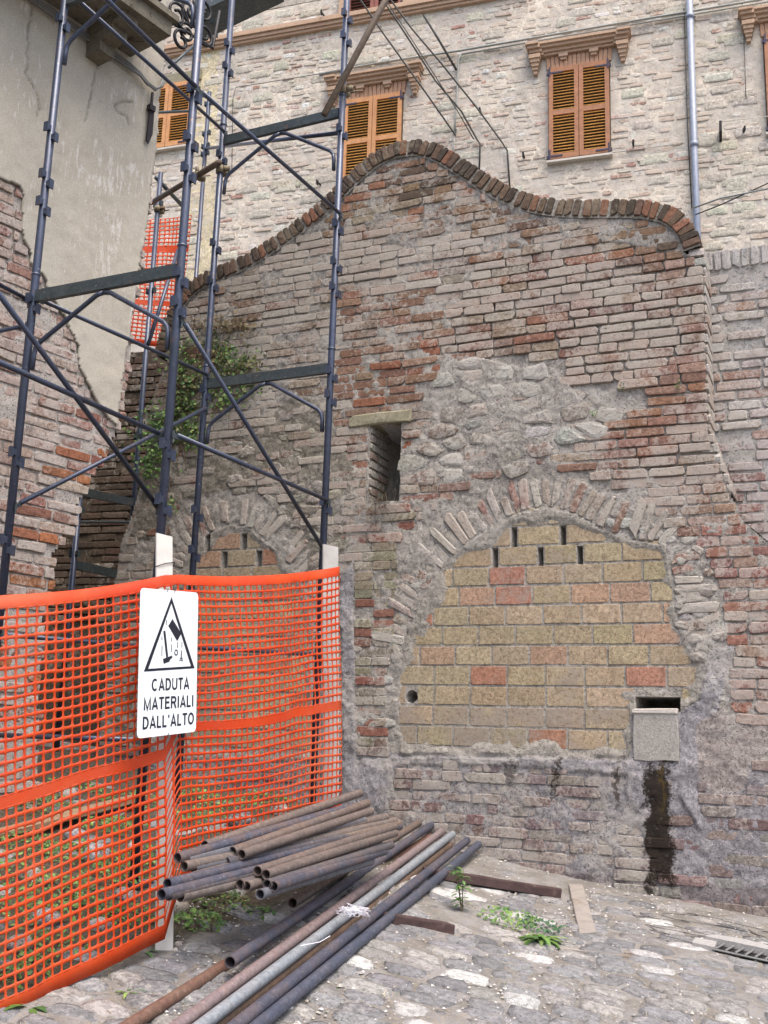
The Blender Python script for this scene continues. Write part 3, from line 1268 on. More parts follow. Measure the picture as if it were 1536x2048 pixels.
# --- infill blocks of both arches
def infill(poly, vent_rows, x_ref, top_px, name, seed, vmin):
    rg = random.Random(seed)
    part = bpy.data.objects.new(name, None)
    COL.objects.link(part)
    part.parent = wall_thing
    hR = .1385
    v1 = top_px
    recs = []
    ulist = np.arange(min(p[0] for p in poly), max(p[0] for p in poly), .004)
    k = 0
    while v1 > vmin:
        v0 = v1-hR
        vm = (v0+v1)/2
        ok = np.zeros_like(ulist, int)
        for dv in (-.05, 0, .05):
            ok += poly_mask(ulist, np.full_like(ulist, vm+dv), poly).astype(int)
        okk = ok >= 2
        (hu0, hu1, hv0, hv1) = hole
        if hv0-.02 < vm < hv1+.02:
            okk &= ~((ulist > hu0-.003) & (ulist < hu1+.003))
        okk &= ~((np.abs(ulist-rhole[0][0]) < rhole[1]*.95) & (abs(vm-rhole[0][1]) < .05))
        cuts = sorted([(u0, u1) for (u0, u1, a, b) in vents if abs((a+b)/2-vm) < .05])
        for (c0, c1) in cuts:
            okk &= ~((ulist > c0-.001) & (ulist < c1+.001))
        st = None
        runs = []
        for i, o_ in enumerate(okk):
            if o_ and st is None:
                st = i
            if (not o_ or i == len(okk)-1) and st is not None:
                runs.append((ulist[st], ulist[i-1]))
                st = None
        for (a, b) in runs:
            ln = b-a
            u = a
            if ln > .34:
                first = .13 if k % 2 else .262
            else:
                first = ln
            f = True
            while u < b-.02:
                L = (first if f else .268)
                f = False
                if u+L > b-.06:
                    L = b-u
                c = rg.choice([(184, 162, 126), (178, 156, 120), (188, 166, 132), (180, 158, 124), (174, 156, 120), (182, 162, 128), (180, 160, 124), (186, 148, 118)])
                if rg.random() < .06:
                    c = (188, 128, 100)
                al = rg.uniform(.0, .18)
                if vm < A(1000, 1420)[1]:
                    al += .3
                lo = vm+hR*.5-.007 if False else None
                # trim blocks under the arch edge so they follow it
                recs.append(rec_brick(WA, u+L/2, vm, -.008+rg.uniform(-.002, .002), L-.015, .1235*rg.uniform(.98, 1.01), rg, (*jitcol(c, rg, .08, .03), al), kind='block'))
                u += L
        v1 -= hR
        k += 1
    emit(recs, 'infill_block', part, M_block, M_block_a, 300)


infill(nicheR, None, 1100, vents[0][3]+.1385+.002, 'arch_infill', 31, A(1000, 1500)[1])
infill(nicheL, None, 455, vents[5][3]+.1385+.002, 'arch_infill', 32, A(455, 1480)[1])

# --- details: lintel slab over the slot, slot jambs, cement patch, sill under the drain hole
M_slab = simple('sandstone', (146, 140, 116), .9, var=.2, scale=40, bump=.5, c2=(168, 160, 140))
lu0, lu1 = A(699, 838)[0], A(824, 830)[0]
lv0, lv1 = A(760, 850)[1], A(760, 826)[1]
v_, f_ = worn_block(lu1-lu0, lv1-lv0, .3, random.Random(8), .006, .012, .009, .004)
o = bpy.data.meshes.new('lintel_slab')
o.from_pydata(v_.tolist(), [], f_)
link('lintel_slab', o, M_slab, wall_thing, M=Matrix(WA.M((lu0+lu1)/2, (lv0+lv1)/2, .018-.15, .02).tolist()))
recs = []
rg = random.Random(55)
WJ = Wall(WA.w(slot[0]-.004, 0, 0), WA.U)         # left jamb of the slot faces right
vj = slot[2]
while vj < slot[3]:
    h = .062
    x = .012
    for kk in range(2):
        L = rg.uniform(.13, .2)
        c = rg.choice([(168, 162, 150), (156, 146, 134), (150, 120, 104)])
        uu = (x+L/2)
        P = WA.w(slot[0]+.006, vj+h/2, -uu)
        vv, ff, mesh_, spec = brick_variant('half', rg.randrange(8))
        X, Y, Z = -WA.n, -WA.U, np.array([0, 0, 1.0])
        M = np.eye(4)
        M[:3, 0] = X*(L-.012)/spec[0]
        M[:3, 1] = Y
        M[:3, 2] = Z*(h-.01)/spec[1]
        M[:3, 3] = P+Y*.04
        recs.append(dict(v=vv, f=ff, me=mesh_, M=M, col=(*jitcol(c, rg), .4), a=.004, flip=True))
        x += L
    vj += h+.006
emit(recs, 'jamb_brick', wall_thing, M_brick, M_brick_a, 300)
M_cement = simple('rough_cement', (166, 161, 154), .95, var=.35, scale=90, bump=1.0, c2=(132, 126, 118), mottle=-.03)
mb = MB()
u0, v1 = A(1266, 1424)
u1, v0 = A(1358, 1522)
rgp = random.Random(77)
outl = [(u0, v0), (u0+.1, v0-.006), (u0+.2, v0+.003), (u1, v0), (u1+.004, v0+.15), (u1-.003, v1), (u0+.15, v1+.004), (u0+.004, v1-.004), (u0-.004, v0+.14)]
nn = len(outl)
mb.add([WA.w(a+(.006 if a < (u0+u1)/2 else -.006), b, .018) for a, b in outl]+[WA.w(a, b, .012) for a, b in outl]+[WA.w(a, b, -.03) for a, b in outl],
       [tuple(range(nn))]+[(nn+i, nn+(i+1) % nn, (i+1) % nn, i) for i in range(nn)]+[(2*nn+i, 2*nn+(i+1) % nn, nn+(i+1) % nn, nn+i) for i in range(nn)])
mb.build('cement_patch', M_cement, wall_thing, label='grey square cement patch under the dark opening')
M_lime = simple('lime_sill', (206, 198, 188), .9, var=.15, scale=60, bump=.5)
v_, f_ = worn_block((u1-u0)*1.02, .03, .12, random.Random(9), .004, .008, .006, .003)
me_ = bpy.data.meshes.new('opening_sill')
me_.from_pydata(v_.tolist(), [], f_)
link('opening_sill', me_, M_lime, wall_thing, M=Matrix(WA.M((u0+u1)/2, v1+.008, .026-.06, .01).tolist()))
# iron bar standing inside the slot
M_rust = simple('rusty_iron', (96, 66, 50), .8, .3, .35, 60, .4, c2=(60, 48, 44))
mb = MB()
us_ = (slot[0]+slot[1])/2+.03
mb.tube([WA.w(us_, slot[2]+.02, -.32), WA.w(us_, slot[3]+.01, -.32)], .011, 8)
mb.build('iron_bar', M_rust, wall_thing)

# --- brick ends on the right return of the wall
recs = []
rg = random.Random(58)
redge = [A(*p) for p in [(1404, 500)]+right_px[:6]]
vmin_, vmax_ = redge[-1][1], redge[0][1]
vq = vmin_
while vq < vmax_:
    ue = float(np.interp(vq, [p[1] for p in reversed(redge)], [p[0] for p in reversed(redge)]))
    x = .0
    for L in (rg.choice([.15, .30]), .15):
        if x+L > .34:
            break
        vv, ff, mesh_, spec = brick_variant('half' if L < .2 else 'long', rg.randrange(8))
        Xa, Ya = -WA.n, -WA.U
        P = WA.w(ue+.008+rg.uniform(-.004, .005), vq+.03, -x-L/2)
        M = np.eye(4)
        M[:3, 0] = Xa*(L-.012)/spec[0]
        M[:3, 1] = Ya
        M[:3, 2] = np.array([0, 0, 1.0])*.060/spec[1]
        M[:3, 3] = P+Ya*spec[2]/2
        c = rg.choice([(168, 160, 154), (160, 142, 130), (172, 168, 164), (150, 120, 106)])
        recs.append(dict(v=vv, f=ff, me=mesh_, M=M, col=(*jitcol(c, rg), rg.uniform(.4, .8)), a=.004, flip=True))
        x += L
    vq += .0705
emit(recs, 'return_brick', wall_thing, M_brick, M_brick_a, 300)

# ------------------------------------------------------------------ lower wall behind, right of the front
wd = empty('low_brick_wall', 'pale brick wall set back behind the curved brick wall, topped by upright bricks', 'wall')
D_ = WD.px
M_db = masonry('pale_brick', False, lime=(210, 205, 200), bump=.6, pits=.35)
M_db_a = masonry('pale_brick_joined', True, lime=(210, 205, 200), bump=.6, pits=.35)
du0, du1 = D_(1360, 700)[0], D_(2050, 700)[0]
dtop = D_(1470, 497)[1]
grid_core(WD, np.arange(du0, du1, .025), np.arange(-.3, dtop+.001, .025),
          lambda U, V: (fbm(U*6, V*6)-.5)*.02+(fbm(U*28+3, V*28)-.5)*.012-.009,
          lambda U, V: np.tile(np.array([*alb((182, 179, 175)), .5]), U.shape+(1,)), 'mortar_face', M_mortar, wd)
mb = MB()
extrude_poly(mb, WD, [(du0, -.3), (du1, -.3), (du1, dtop), (du0, dtop)], -.02, -.4)
mb.c = [(*alb((150, 146, 140)), .3)]*len(mb.v)
mb.build('wall_body', M_mortar, wd)
recs = []
rg = random.Random(61)
v = .6
row = 0
while v < dtop-.17:
    u = du0+rg.uniform(0, .1)
    stonerow = rg.random() < .12
    while u < du1-.05:
        L = min(rg.choice([.30, .15, .22, .26])*rg.uniform(.9, 1.08), du1-u)
        px, py = WD.to_px(u+L/2, v)
        if py < 880:
            c = rg.choice([(190, 182, 174), (184, 166, 152), (188, 176, 166), (176, 148, 132), (170, 132, 112)])
            al = rg.uniform(.2, .75)
        else:
            c = rg.choice([(160, 130, 126), (150, 112, 106), (166, 146, 140), (156, 104, 92)])
            al = rg.uniform(.35, .8)
        if rg.random() < .86:
            recs.append(rec_brick(WD, u+L/2, v, .002+rg.uniform(-.006, .006), L-.016, .057*rg.uniform(.92, 1.1), rg, (*jitcol(c, rg, .1), al), rot=rg.uniform(-.015, .015)))
        u += L+.004
    v += .0725*rg.uniform(.95, 1.07)
u = du0+.02
while u < du1-.05:                     # upright bricks on top
    th = rg.uniform(.055, .07)
    c = rg.choice([(166, 164, 162), (150, 146, 142), (172, 166, 160)])
    vv, ff, mesh_, spec = brick_variant('vous', rg.randrange(8))
    recs.append(dict(v=vv, f=ff, me=mesh_, M=WD.M(u, dtop-.075, .006-.05, rg.uniform(-.04, .04), ((th-.012)/spec[0], 1, .15/spec[1])),
                     col=(*jitcol(c, rg), .4), a=.01, flip=False))
    u += th
emit(recs, 'brick', wd, M_db, M_db_a, 300, 'small_bricks')

# ------------------------------------------------------------------ dark end wall of the passage
WP = Wall(CAM+ray(240, 850)*10.6, (-.30, -1, 0))
pw = empty('passage_wall', 'dark brown brick wall closing the passage beside the plastered house', 'wall')
pu0, pu1 = WP.px(-60, 900)[0], WP.px(430, 900)[0]
ptop = WP.px(300, 700)[1]
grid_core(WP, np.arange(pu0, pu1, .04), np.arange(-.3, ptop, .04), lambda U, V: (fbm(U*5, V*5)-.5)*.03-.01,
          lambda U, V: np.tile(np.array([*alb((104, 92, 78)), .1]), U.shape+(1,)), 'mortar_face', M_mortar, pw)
mb = MB()
extrude_poly(mb, WP, [(pu0, -.3), (pu1, -.3), (pu1, ptop), (pu0, ptop)], -.03, -.5)
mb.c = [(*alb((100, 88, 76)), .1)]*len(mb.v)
mb.build('wall_body', M_mortar, pw)
recs = []
rg = random.Random(63)
v = .5
while v < ptop-.02:
    u = pu0+rg.uniform(0, .2)
    while u < pu1:
        L = rg.choice([.30, .15, .28])*rg.uniform(.9, 1.08)
        px, py = WP.to_px(u+L/2, v)
        if 80 < px < 380 and py < 1250 and rg.random() < .9:
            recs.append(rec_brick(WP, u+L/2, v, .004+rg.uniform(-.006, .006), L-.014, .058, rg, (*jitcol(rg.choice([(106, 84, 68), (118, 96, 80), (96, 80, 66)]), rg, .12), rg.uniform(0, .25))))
        u += L
    v += .072
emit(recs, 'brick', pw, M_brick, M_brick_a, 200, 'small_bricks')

# ------------------------------------------------------------------ plastered house on the left
lh = empty('plastered_house', 'old house with crumbling grey plaster over eroded brick behind the scaffold', 'house')
Lw = WL.px
edge_px = [(332, -120), (330, 60), (325, 130), (318, 200), (311, 300), (303, 395), (296, 440), (289, 500), (280, 560), (268, 640), (262, 720), (250, 800), (243, 850), (236, 868),
           (216, 905), (203, 920), (190, 950), (172, 975), (166, 1000), (150, 1030), (146, 1060), (128, 1075), (118, 1100), (104, 1115), (106, 1170), (92, 1230), (82, 1350), (78, 1600), (76, 1900)]
edge = [Lw(*p) for p in edge_px]
l_lo = Lw(-420, 800)[0]
l_out = edge+[(edge[-1][0], -.6), (l_lo, -.6), (l_lo, edge[0][1])]
pl_px = [(-420, -120), (332, -120), (330, 60), (325, 130), (317, 200), (310, 300), (299, 390), (293, 440), (283, 500), (273, 560), (262, 640), (247, 720), (238, 800), (235, 850), (232, 858), (205, 830), (188, 800),
         (172, 775), (158, 735), (152, 690), (140, 668), (128, 640), (110, 612), (90, 580), (84, 552), (60, 530), (56, 500), (44, 480), (40, 440), (42, 400), (38, 378), (30, 374), (12, 366), (0, 360), (-420, 300)]
pl = [Lw(*p) for p in pl_px]


def lw_w(U, V):
    w = (fbm(U*5, V*5)-.5)*.03+(fbm(U*24, V*24)-.5)*.018-.006
    return w


M_lb = masonry('eroded_brick', False, lime=(212, 204, 196), bump=.7, pits=.4)
M_lb_a = masonry('eroded_brick_joined', True, lime=(212, 204, 196), bump=.7, pits=.4)
grid_core(WL, np.arange(l_lo, edge[0][0]+.2, .025), np.arange(-.6, edge[0][1], .025), lw_w,
          lambda U, V: np.tile(np.array([*alb((190, 182, 174)), .4]), U.shape+(1,)), 'mortar_face', M_mortar, lh,
          keep=lambda U, V: poly_mask(U, V, l_out))
mb = MB()
n_o = len(l_out)
mb.add([WL.w(u, v, -.03) for u, v in l_out]+[WL.w(u, v, -.62) for u, v in l_out], [((i+1) % n_o, i, n_o+i, n_o+(i+1) % n_o) for i in range(n_o)]+[tuple(reversed(range(n_o, 2*n_o)))])
mb.c = [(*alb((120, 106, 92)), .1)]*len(mb.v)
mb.build('wall_body', M_mortar, lh)
mb = MB()                               # rest of the house, away from the lens
hx0, hx1 = l_lo, edge[12][0]-.9
for (a, b, w0, w1, z0, z1) in ((l_lo-4, hx1, -.7, -5.5, -.6, 7.5), (l_lo-4, l_lo, 0, -.69, -.6, 7.5), (l_lo, edge[0][0], 0, -.69, edge[0][1]+.01, 7.5)):
    c = WL.w((a+b)/2, (z0+z1)/2, (w0+w1)/2)
    mb.box(c, WL.U*(b-a)/2, WL.n*(w0-w1)/2, np.array([0, 0, (z1-z0)/2]))
mb.c = [(*alb((178, 170, 154)), .1)]*len(mb.v)
mb.build('rear_walls', M_mortar, lh)


def plaster_material():
    t = NT('old_plaster')
    P = t.pos()
    n1 = t.noise(P, 2.2, 8, .7)
    n2 = t.noise(P, 16, 8, .72, .6)
    n3 = t.noise(P, 130, 4, .6)
    mp = t.n('ShaderNodeMapping')
    mp.inputs['Scale'].default_value = (30, 30, 7)
    t.l(P, mp.inputs['Vector'])
    n4 = t.noise(mp.outputs[0], 1.0, 5, .75)
    c = t.mix(t.ramp(n1, .35, .65), alb((190, 184, 170)), alb((178, 171, 157)))
    c = t.mix(t.ramp(t.math('ADD', t.math('MULTIPLY', n4, .55), t.math('MULTIPLY', n1, .5)), .56, .64, 0, .75), c, alb((214, 210, 204)))
    c = t.mix(t.ramp(n2, .60, .72, 0, .5), c, alb((146, 138, 124)))
    c = t.mix(1.0, c, t.ramp(n3, .3, .7, .86, 1.12), 'MULTIPLY')
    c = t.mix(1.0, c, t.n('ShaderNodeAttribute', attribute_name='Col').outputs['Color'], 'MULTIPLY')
    t.bump(t.math('ADD', t.math('MULTIPLY', n2, .7), t.math('MULTIPLY', n3, .4)), .5, .012)
    return t.out(c, .93)


M_plaster = plaster_material()
M_crack = simple('crack_shadow', (52, 46, 40), .95)
cracks_px = [[(196, 100), (192, 130), (186, 150), (182, 178), (178, 200), (170, 230), (166, 245)],
             [(62, 0), (61, 40), (52, 62), (54, 90), (50, 112), (56, 122), (48, 150), (60, 170), (70, 190), (77, 220), (70, 235)],
             [(262, 205), (240, 206), (226, 212), (232, 226), (250, 235), (255, 250)]]
crk = [[Lw(*p) for p in c] for c in cracks_px]


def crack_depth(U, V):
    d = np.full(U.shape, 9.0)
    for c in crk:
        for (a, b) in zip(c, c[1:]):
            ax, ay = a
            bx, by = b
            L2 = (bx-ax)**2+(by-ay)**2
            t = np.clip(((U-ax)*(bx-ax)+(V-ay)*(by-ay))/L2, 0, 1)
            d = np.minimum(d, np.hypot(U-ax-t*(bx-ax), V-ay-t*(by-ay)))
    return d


def pl_w(U, V):
    w = .022+(fbm(U*3+5, V*3)-.5)*.022+(fbm(U*12+5, V*12)-.5)*.008
    d = crack_depth(U+(fbm(U*30, V*30)-.5)*.02, V+(fbm(U*30+50, V*30)-.5)*.02)
    return w-np.clip(1-d/.011, 0, 1)*.016


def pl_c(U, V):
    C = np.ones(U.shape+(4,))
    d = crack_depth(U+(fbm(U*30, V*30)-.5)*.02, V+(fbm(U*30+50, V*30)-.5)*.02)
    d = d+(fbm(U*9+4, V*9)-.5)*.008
    C[..., :3] *= (1-.45*np.clip(1-d/.008, 0, 1))[..., None]          # shade of the open cracks, painted into the plaster colour
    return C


pu_ = np.arange(l_lo, edge[0][0]+.1, .0115)
pv_ = np.arange(min(p[1] for p in pl)-.05, edge[0][1], .0115)


def pl_keep(U, V):
    Uj = U+(fbm(U*14+2, V*14)-.5)*.05
    Vj = V+(fbm(U*14+31, V*14)-.5)*.05
    return poly_mask(Uj, Vj, pl)


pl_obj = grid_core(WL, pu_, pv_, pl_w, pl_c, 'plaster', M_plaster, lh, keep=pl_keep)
sm = pl_obj.modifiers.new('thickness', 'SOLIDIFY')
sm.thickness = .03
sm.offset = 1.0 if False else -1.0
# bare bricks
recs = []
rg = random.Random(71)
v = -.3
row = 0
emax = max(p[0] for p in edge)
while v < edge[0][1]-.05:
    ulist = np.arange(l_lo, emax, .01)
    VV = np.full_like(ulist, v)
    ok = poly_mask(ulist, VV, l_out) & ~poly_mask(ulist, VV, pl)
    k = np.where(ok)[0]
    if len(k):
        st = k[0]
        segs = np.split(k, np.where(np.diff(k) > 1)[0]+1)
        for sg in segs:
            a, b = ulist[sg[0]], ulist[sg[-1]]+rg.uniform(-.01, .05)
            u = a+(0 if row % 2 else -.1)
            while u < b-.03:
                L = rg.choice([.30, .15, .28, .15, .22])*rg.uniform(.93, 1.05)
                if u+L > b-.04:
                    L = b-u
                px, py = WL.to_px(u+L/2, v)
                if -120 < px and -60 < py < 1750:
                    near_edge = (b-u) < .5 and py > 830
                    c = rg.choice([(176, 140, 124), (166, 124, 108), (184, 160, 144), (180, 152, 136), (160, 112, 98)])
                    al = rg.uniform(.25, .75)
                    if near_edge and rg.random() < .5:
                        c = rg.choice([(172, 104, 72), (184, 110, 66), (150, 96, 80)])
                        al = rg.uniform(0, .3)
                    w = .004+rg.uniform(-.008, .008)
                    if rg.random() < .93 and L > .03:
                        recs.append(rec_brick(WL, u+L/2, v, w, L-.014, .060*rg.uniform(.9, 1.08), rg, (*jitcol(c, rg, .1), al), rot=rg.uniform(-.02, .02)))
                u += L
    v += .0735*rg.uniform(.97, 1.04)
    row += 1
emit(recs, 'brick', lh, M_lb, M_lb_a, 300, 'small_bricks')

# balcony slab at the corner
M_conc = simple('weathered_concrete', (118, 112, 98), .95, var=.3, scale=25, bump=.5, c2=(70, 62, 50), mottle=-.02)
WLo = Wall(WL.O+WL.n*.46, WL.n)
bu1, bv = WLo.px(342, 72)
bu0 = bu1-3.2
mb = MB()
mb.box(WL.w((bu0+bu1)/2, bv+.055, .46/2), WL.U*(bu1-bu0)/2, WL.n*.23, np.array([0, 0, .055]))
mb.box(WL.w((bu0+bu1)/2, bv+.135, .50/2), WL.U*((bu1-bu0)/2+.03), WL.n*.25, np.array([0, 0, .023]))
bal = mb.build('balcony_slab', M_conc, lh)
for du in (.32, 1.7):
    mb = MB()
    for k, (h, w) in enumerate([(.07, .40), (.14, .30), (.22, .18)]):
        mb.box(WL.w(bu1-du, bv-h/2-.001*k, w/2), WL.U*(.07-.004*k), WL.n*(w/2), np.array([0, 0, h/2]))
    mb.build('balcony_bracket', M_conc, lh)
M_iron = simple('black_wrought_iron', (34, 32, 34), .55, .4, .3, 50, .2, spec=.5)
railing = bpy.data.objects.new('balcony_railing', None)
COL.objects.link(railing)
railing.parent = lh
mb = MB()
for z in (.22, .98):
    mb.tube([WL.w(bu0, bv+z, .42), WL.w(bu1-.02, bv+z, .42)], .013, 8)
    mb.tube([WL.w(bu1-.02, bv+z, .42), WL.w(bu1-.02, bv+z, .02)], .013, 8)
mb.build('rail', M_iron, railing)


def scroll(c, ax, ay, r, turns=1.4, a0=0.0, n=26):
    pts = []
    for k in range(n):
        t = k/(n-1)
        an = a0+t*turns*2*math.pi
        rr = r*(1-.72*t)
        pts.append(np.asarray(c)+ax*rr*math.cos(an)+ay*rr*math.sin(an))
    return pts


Zv = np.array([0, 0, 1.0])
for k in range(11):
    uu = bu1-.14-k*.27
    mb = MB()
    mb.tube(scroll(WL.w(uu, bv+.42, .42), WL.U, Zv, .12, 1.5, k % 2*math.pi), .011, 6)
    mb.tube(scroll(WL.w(uu-.1, bv+.70, .42), -WL.U, Zv, .11, 1.5, 1.0), .011, 6)
    mb.tube([WL.w(uu-.13, bv+.2, .42), WL.w(uu-.13, bv+1.0, .42)], .009, 6)
    mb.build('scroll', M_iron, railing, smooth=True)
for k in range(3):
    mb = MB()
    w_ = .36-.13*k
    mb.tube(scroll(WL.w(bu1-.02, bv+.40, w_-.03), WL.n, Zv, .10, 1.4, .5+k), .011, 6)
    mb.tube([WL.w(bu1-.02, bv+.2, w_-.09), WL.w(bu1-.02, bv+1.0, w_-.09)], .009, 6)
    mb.build('scroll', M_iron, railing, smooth=True)
for k, (du, dz, r_, a_) in enumerate([(.06, .22, .10, 0), (.20, .30, .11, 2), (.33, .22, .09, 4), (.16, .13, .08, 1), (.30, .42, .10, 3)]):
    mb = MB()
    mb.tube(scroll(WL.w(bu1+du, bv+dz, .44), WL.U, Zv, r_, 1.4, a_), .012, 6)
    mb.build('scroll', M_iron, railing, smooth=True)
mb = MB()
mb.tube([WL.w(bu1-.05, bv+.12, .44), WL.w(bu1+.42, bv+.16, .44), WL.w(bu1+.46, bv+.5, .44)], .012, 6)
mb.build('scroll_bar', M_iron, railing, smooth=True)
mb = MB()                              # the hanging curl beside the slab
mb.tube(scroll(WL.w(bu1+.10, bv+.02, .46), WL.U, Zv, .085, 1.1, 1.2), .012, 8)
mb.tube([WL.w(bu1+.13, bv+.1, .46), WL.w(bu1-.02, bv+.2, .44)], .012, 8)
mb.build('scroll', M_iron, railing, smooth=True)

# cables along the plastered wall
M_cable = simple('grey_cable', (118, 118, 116), .6, 0, .2, 60, .1)
M_dark = simple('dark_iron', (52, 46, 50), .7, .3, .3, 60, .3)
ctop = Lw(60, 0)[1]
for k in range(3):
    off = .022*k
    pts = [WL.w(l_lo, ctop+.0-off, .05)]
    for px_, py_ in [(60, 0), (110, 36), (160, 70), (210, 104), (250, 132), (270, 150), (286, 170)]:
        u_, v_ = Lw(px_, py_)
        pts.append(WL.w(u_, v_-off*(1 if px_ < 255 else .6), .052+.004*k))
    if k < 2:
        ub = Lw(299, 181)
        pts.append(WL.w(ub[0]+.01-.0*k, ub[1]-.0-off*.6, .055))
        ub = Lw(314, 178)
        pts.append(WL.w(ub[0]-.012*k, ub[1], .055))
        ub = Lw(321, 160)
        pts.append(WL.w(ub[0]-.016*k, ub[1], .055))
        pts.append(WL.w(ub[0]-.016*k, bv-.02, .055))
    mb = MB()
    mb.tube(pts, .009 if k else .011, 6)
    mb.build('cable', M_cable, smooth=True, label=['topmost of three grey cables clipped along the plastered wall under the balcony', 'middle one of three grey cables clipped along the plastered wall', 'lowest grey cable on the plastered wall, ending before the bend'][k], cat='cable', group='cables on the plastered wall')
mb = MB()
u_, v_ = Lw(296, 190)
u2_, v2_ = Lw(281, 288)
mb.tube([WL.w(u_, v_, .05), WL.w(u_, v_-.12, .05)], .011, 6)
mb.box(WL.w(u_, v_-.13, .05), WL.U*.026, WL.n*.02, Zv*.022)
mb.add([WL.w(u_-.012, v_-.15, .055), WL.w(u_+.028, v_-.15, .055), WL.w(u_+.03, v_-.33, .055), WL.w(u_-.0, v2_, .055), WL.w(u_-.02, v2_+.02, .055),
        WL.w(u_-.012, v_-.15, .043), WL.w(u_+.028, v_-.15, .043), WL.w(u_+.03, v_-.33, .043), WL.w(u_-.0, v2_, .043), WL.w(u_-.02, v2_+.02, .043)],
       [(0, 4, 3, 2, 1), (5, 6, 7, 8, 9), (0, 1, 6, 5), (1, 2, 7, 6), (2, 3, 8, 7), (3, 4, 9, 8), (4, 0, 5, 9)])
mb.build('iron_strap', M_dark, label='dark iron blade hanging from the plastered wall under the cables', cat='iron strap')

# ------------------------------------------------------------------ house behind: rubble and brick facade
fh = empty('stone_house', 'tall stone and brick house with wooden louvred shutters behind the curved wall', 'house')
Fw = WF.px
M_fb = masonry('facade_piece', False, lime=(240, 230, 212), bump=.6, pits=.25, soot=(170, 160, 146), scale=.8)
M_fb_a = masonry('facade_piece_joined', True, lime=(240, 230, 212), bump=.6, pits=.25, soot=(160, 150, 136), scale=.8)
M_fm = masonry('facade_mortar', True, lime=(222, 214, 204), bump=.8, pits=.3, soot=(168, 158, 146), scale=.7)
fu0, fu1 = Fw(60, 300)[0], Fw(1720, 300)[0]
fz0, fz1 = 4.2, 12.2
wins = {}
for nm, (x0, y0), (x1, y1) in [('a', (1099, 143), (1221, 309)), ('b', (693, 204), (801, 372)), ('c', (322, 176), (382, 291)), ('d', (703, -120), (806, 24)), ('e', (1527, 78), (1660, 236))]:
    ua, va = Fw(x0, (y0+143-143))
    ub, vb = Fw(x1, y1)
    wins[nm] = [ua, ub, vb, va]
wb = wins['b']
wa = wins['a']
wb[2], wb[3] = wa[2], wa[3]
wins['e'][2], wins['e'][3] = wa[2], wa[3]
wins['e'][1] = wins['e'][0]+(wa[1]-wa[0])
wins['c'][0] = wins['c'][1]-.8
wins['d'][3] = wins['d'][2]+1.5


def fac_w(U, V):
    return (fbm(U*4, V*4)-.5)*.020+(fbm(U*16+3, V*16)-.5)*.016+.0035


def fac_c(U, V):
    C = np.tile(np.array([*tuple(v*1.1 for v in alb((226, 214, 196))), .5]), U.shape+(1,))
    n = fbm(U*1.3+3, V*1.3)
    C[..., :3] *= (.9+.2*n)[..., None]
    col = poly_mask(U, V, [Fw(*p) for p in [(395, 60), (440, 90), (425, 560), (360, 700), (370, 400)]])
    C[col] = [*alb((226, 212, 178)), .2]
    return C


grid_core(WF, np.arange(fu0, fu1, .025), np.arange(fz0, fz1, .025), fac_w, fac_c, 'facade_mortar', M_fm, fh)
mb = MB()
zs = (-.5, 14.0)
for (a, b, z0, z1, w0) in ((fu0-3, fu1+5, -.5, 14, -.04),):
    mb.box(WF.w((a+b)/2, (z0+z1)/2, w0-3), WF.U*(b-a)/2, WF.n*3, np.array([0, 0, (z1-z0)/2]))
for (a, b, z0, z1) in ((fu0-3, fu0, 0, 14), (fu1, fu1+5, 0, 14), (fu0, fu1, 0, fz0), (fu0, fu1, fz1, 14)):
    mb.box(WF.w((a+b)/2, (z0+z1)/2, -.03), WF.U*(b-a)/2, WF.n*.02, np.array([0, 0, (z1-z0)/2]))
mb.c = [(*alb((190, 180, 166)), .3)]*len(mb.v)
mb.build('house_body', M_fm, fh)

sc_z = Fw(700, 42)[1]                     # string course height
recs = []
rg = random.Random(91)
v = fz0+.2
cop_lim = [(x, y) for x, y in cop_px]
blockers = []
for nm, (a, b, c, d) in wins.items():
    top = .36 if nm in 'abe' else (.12 if nm == 'c' else 0)
    blockers.append((a-.05, b+.05, c-.03, d+top))


def f_ok(u, v):
    px, py = WF.to_px(u, v)
    if not (280 < px < 1570 and -40 < py < 720):
        return None
    if 330 < px < 1400 and py > interp([(x, y+40) for x, y in cop_px[4:]], px):
        return None
    if px > 1400 and py > 530:
        return None
    if abs(v-sc_z) < .09 and px < 1010:
        return None
    for (a, b, c, d) in blockers:
        if a < u < b and c < v < d:
            return None
    return px, py


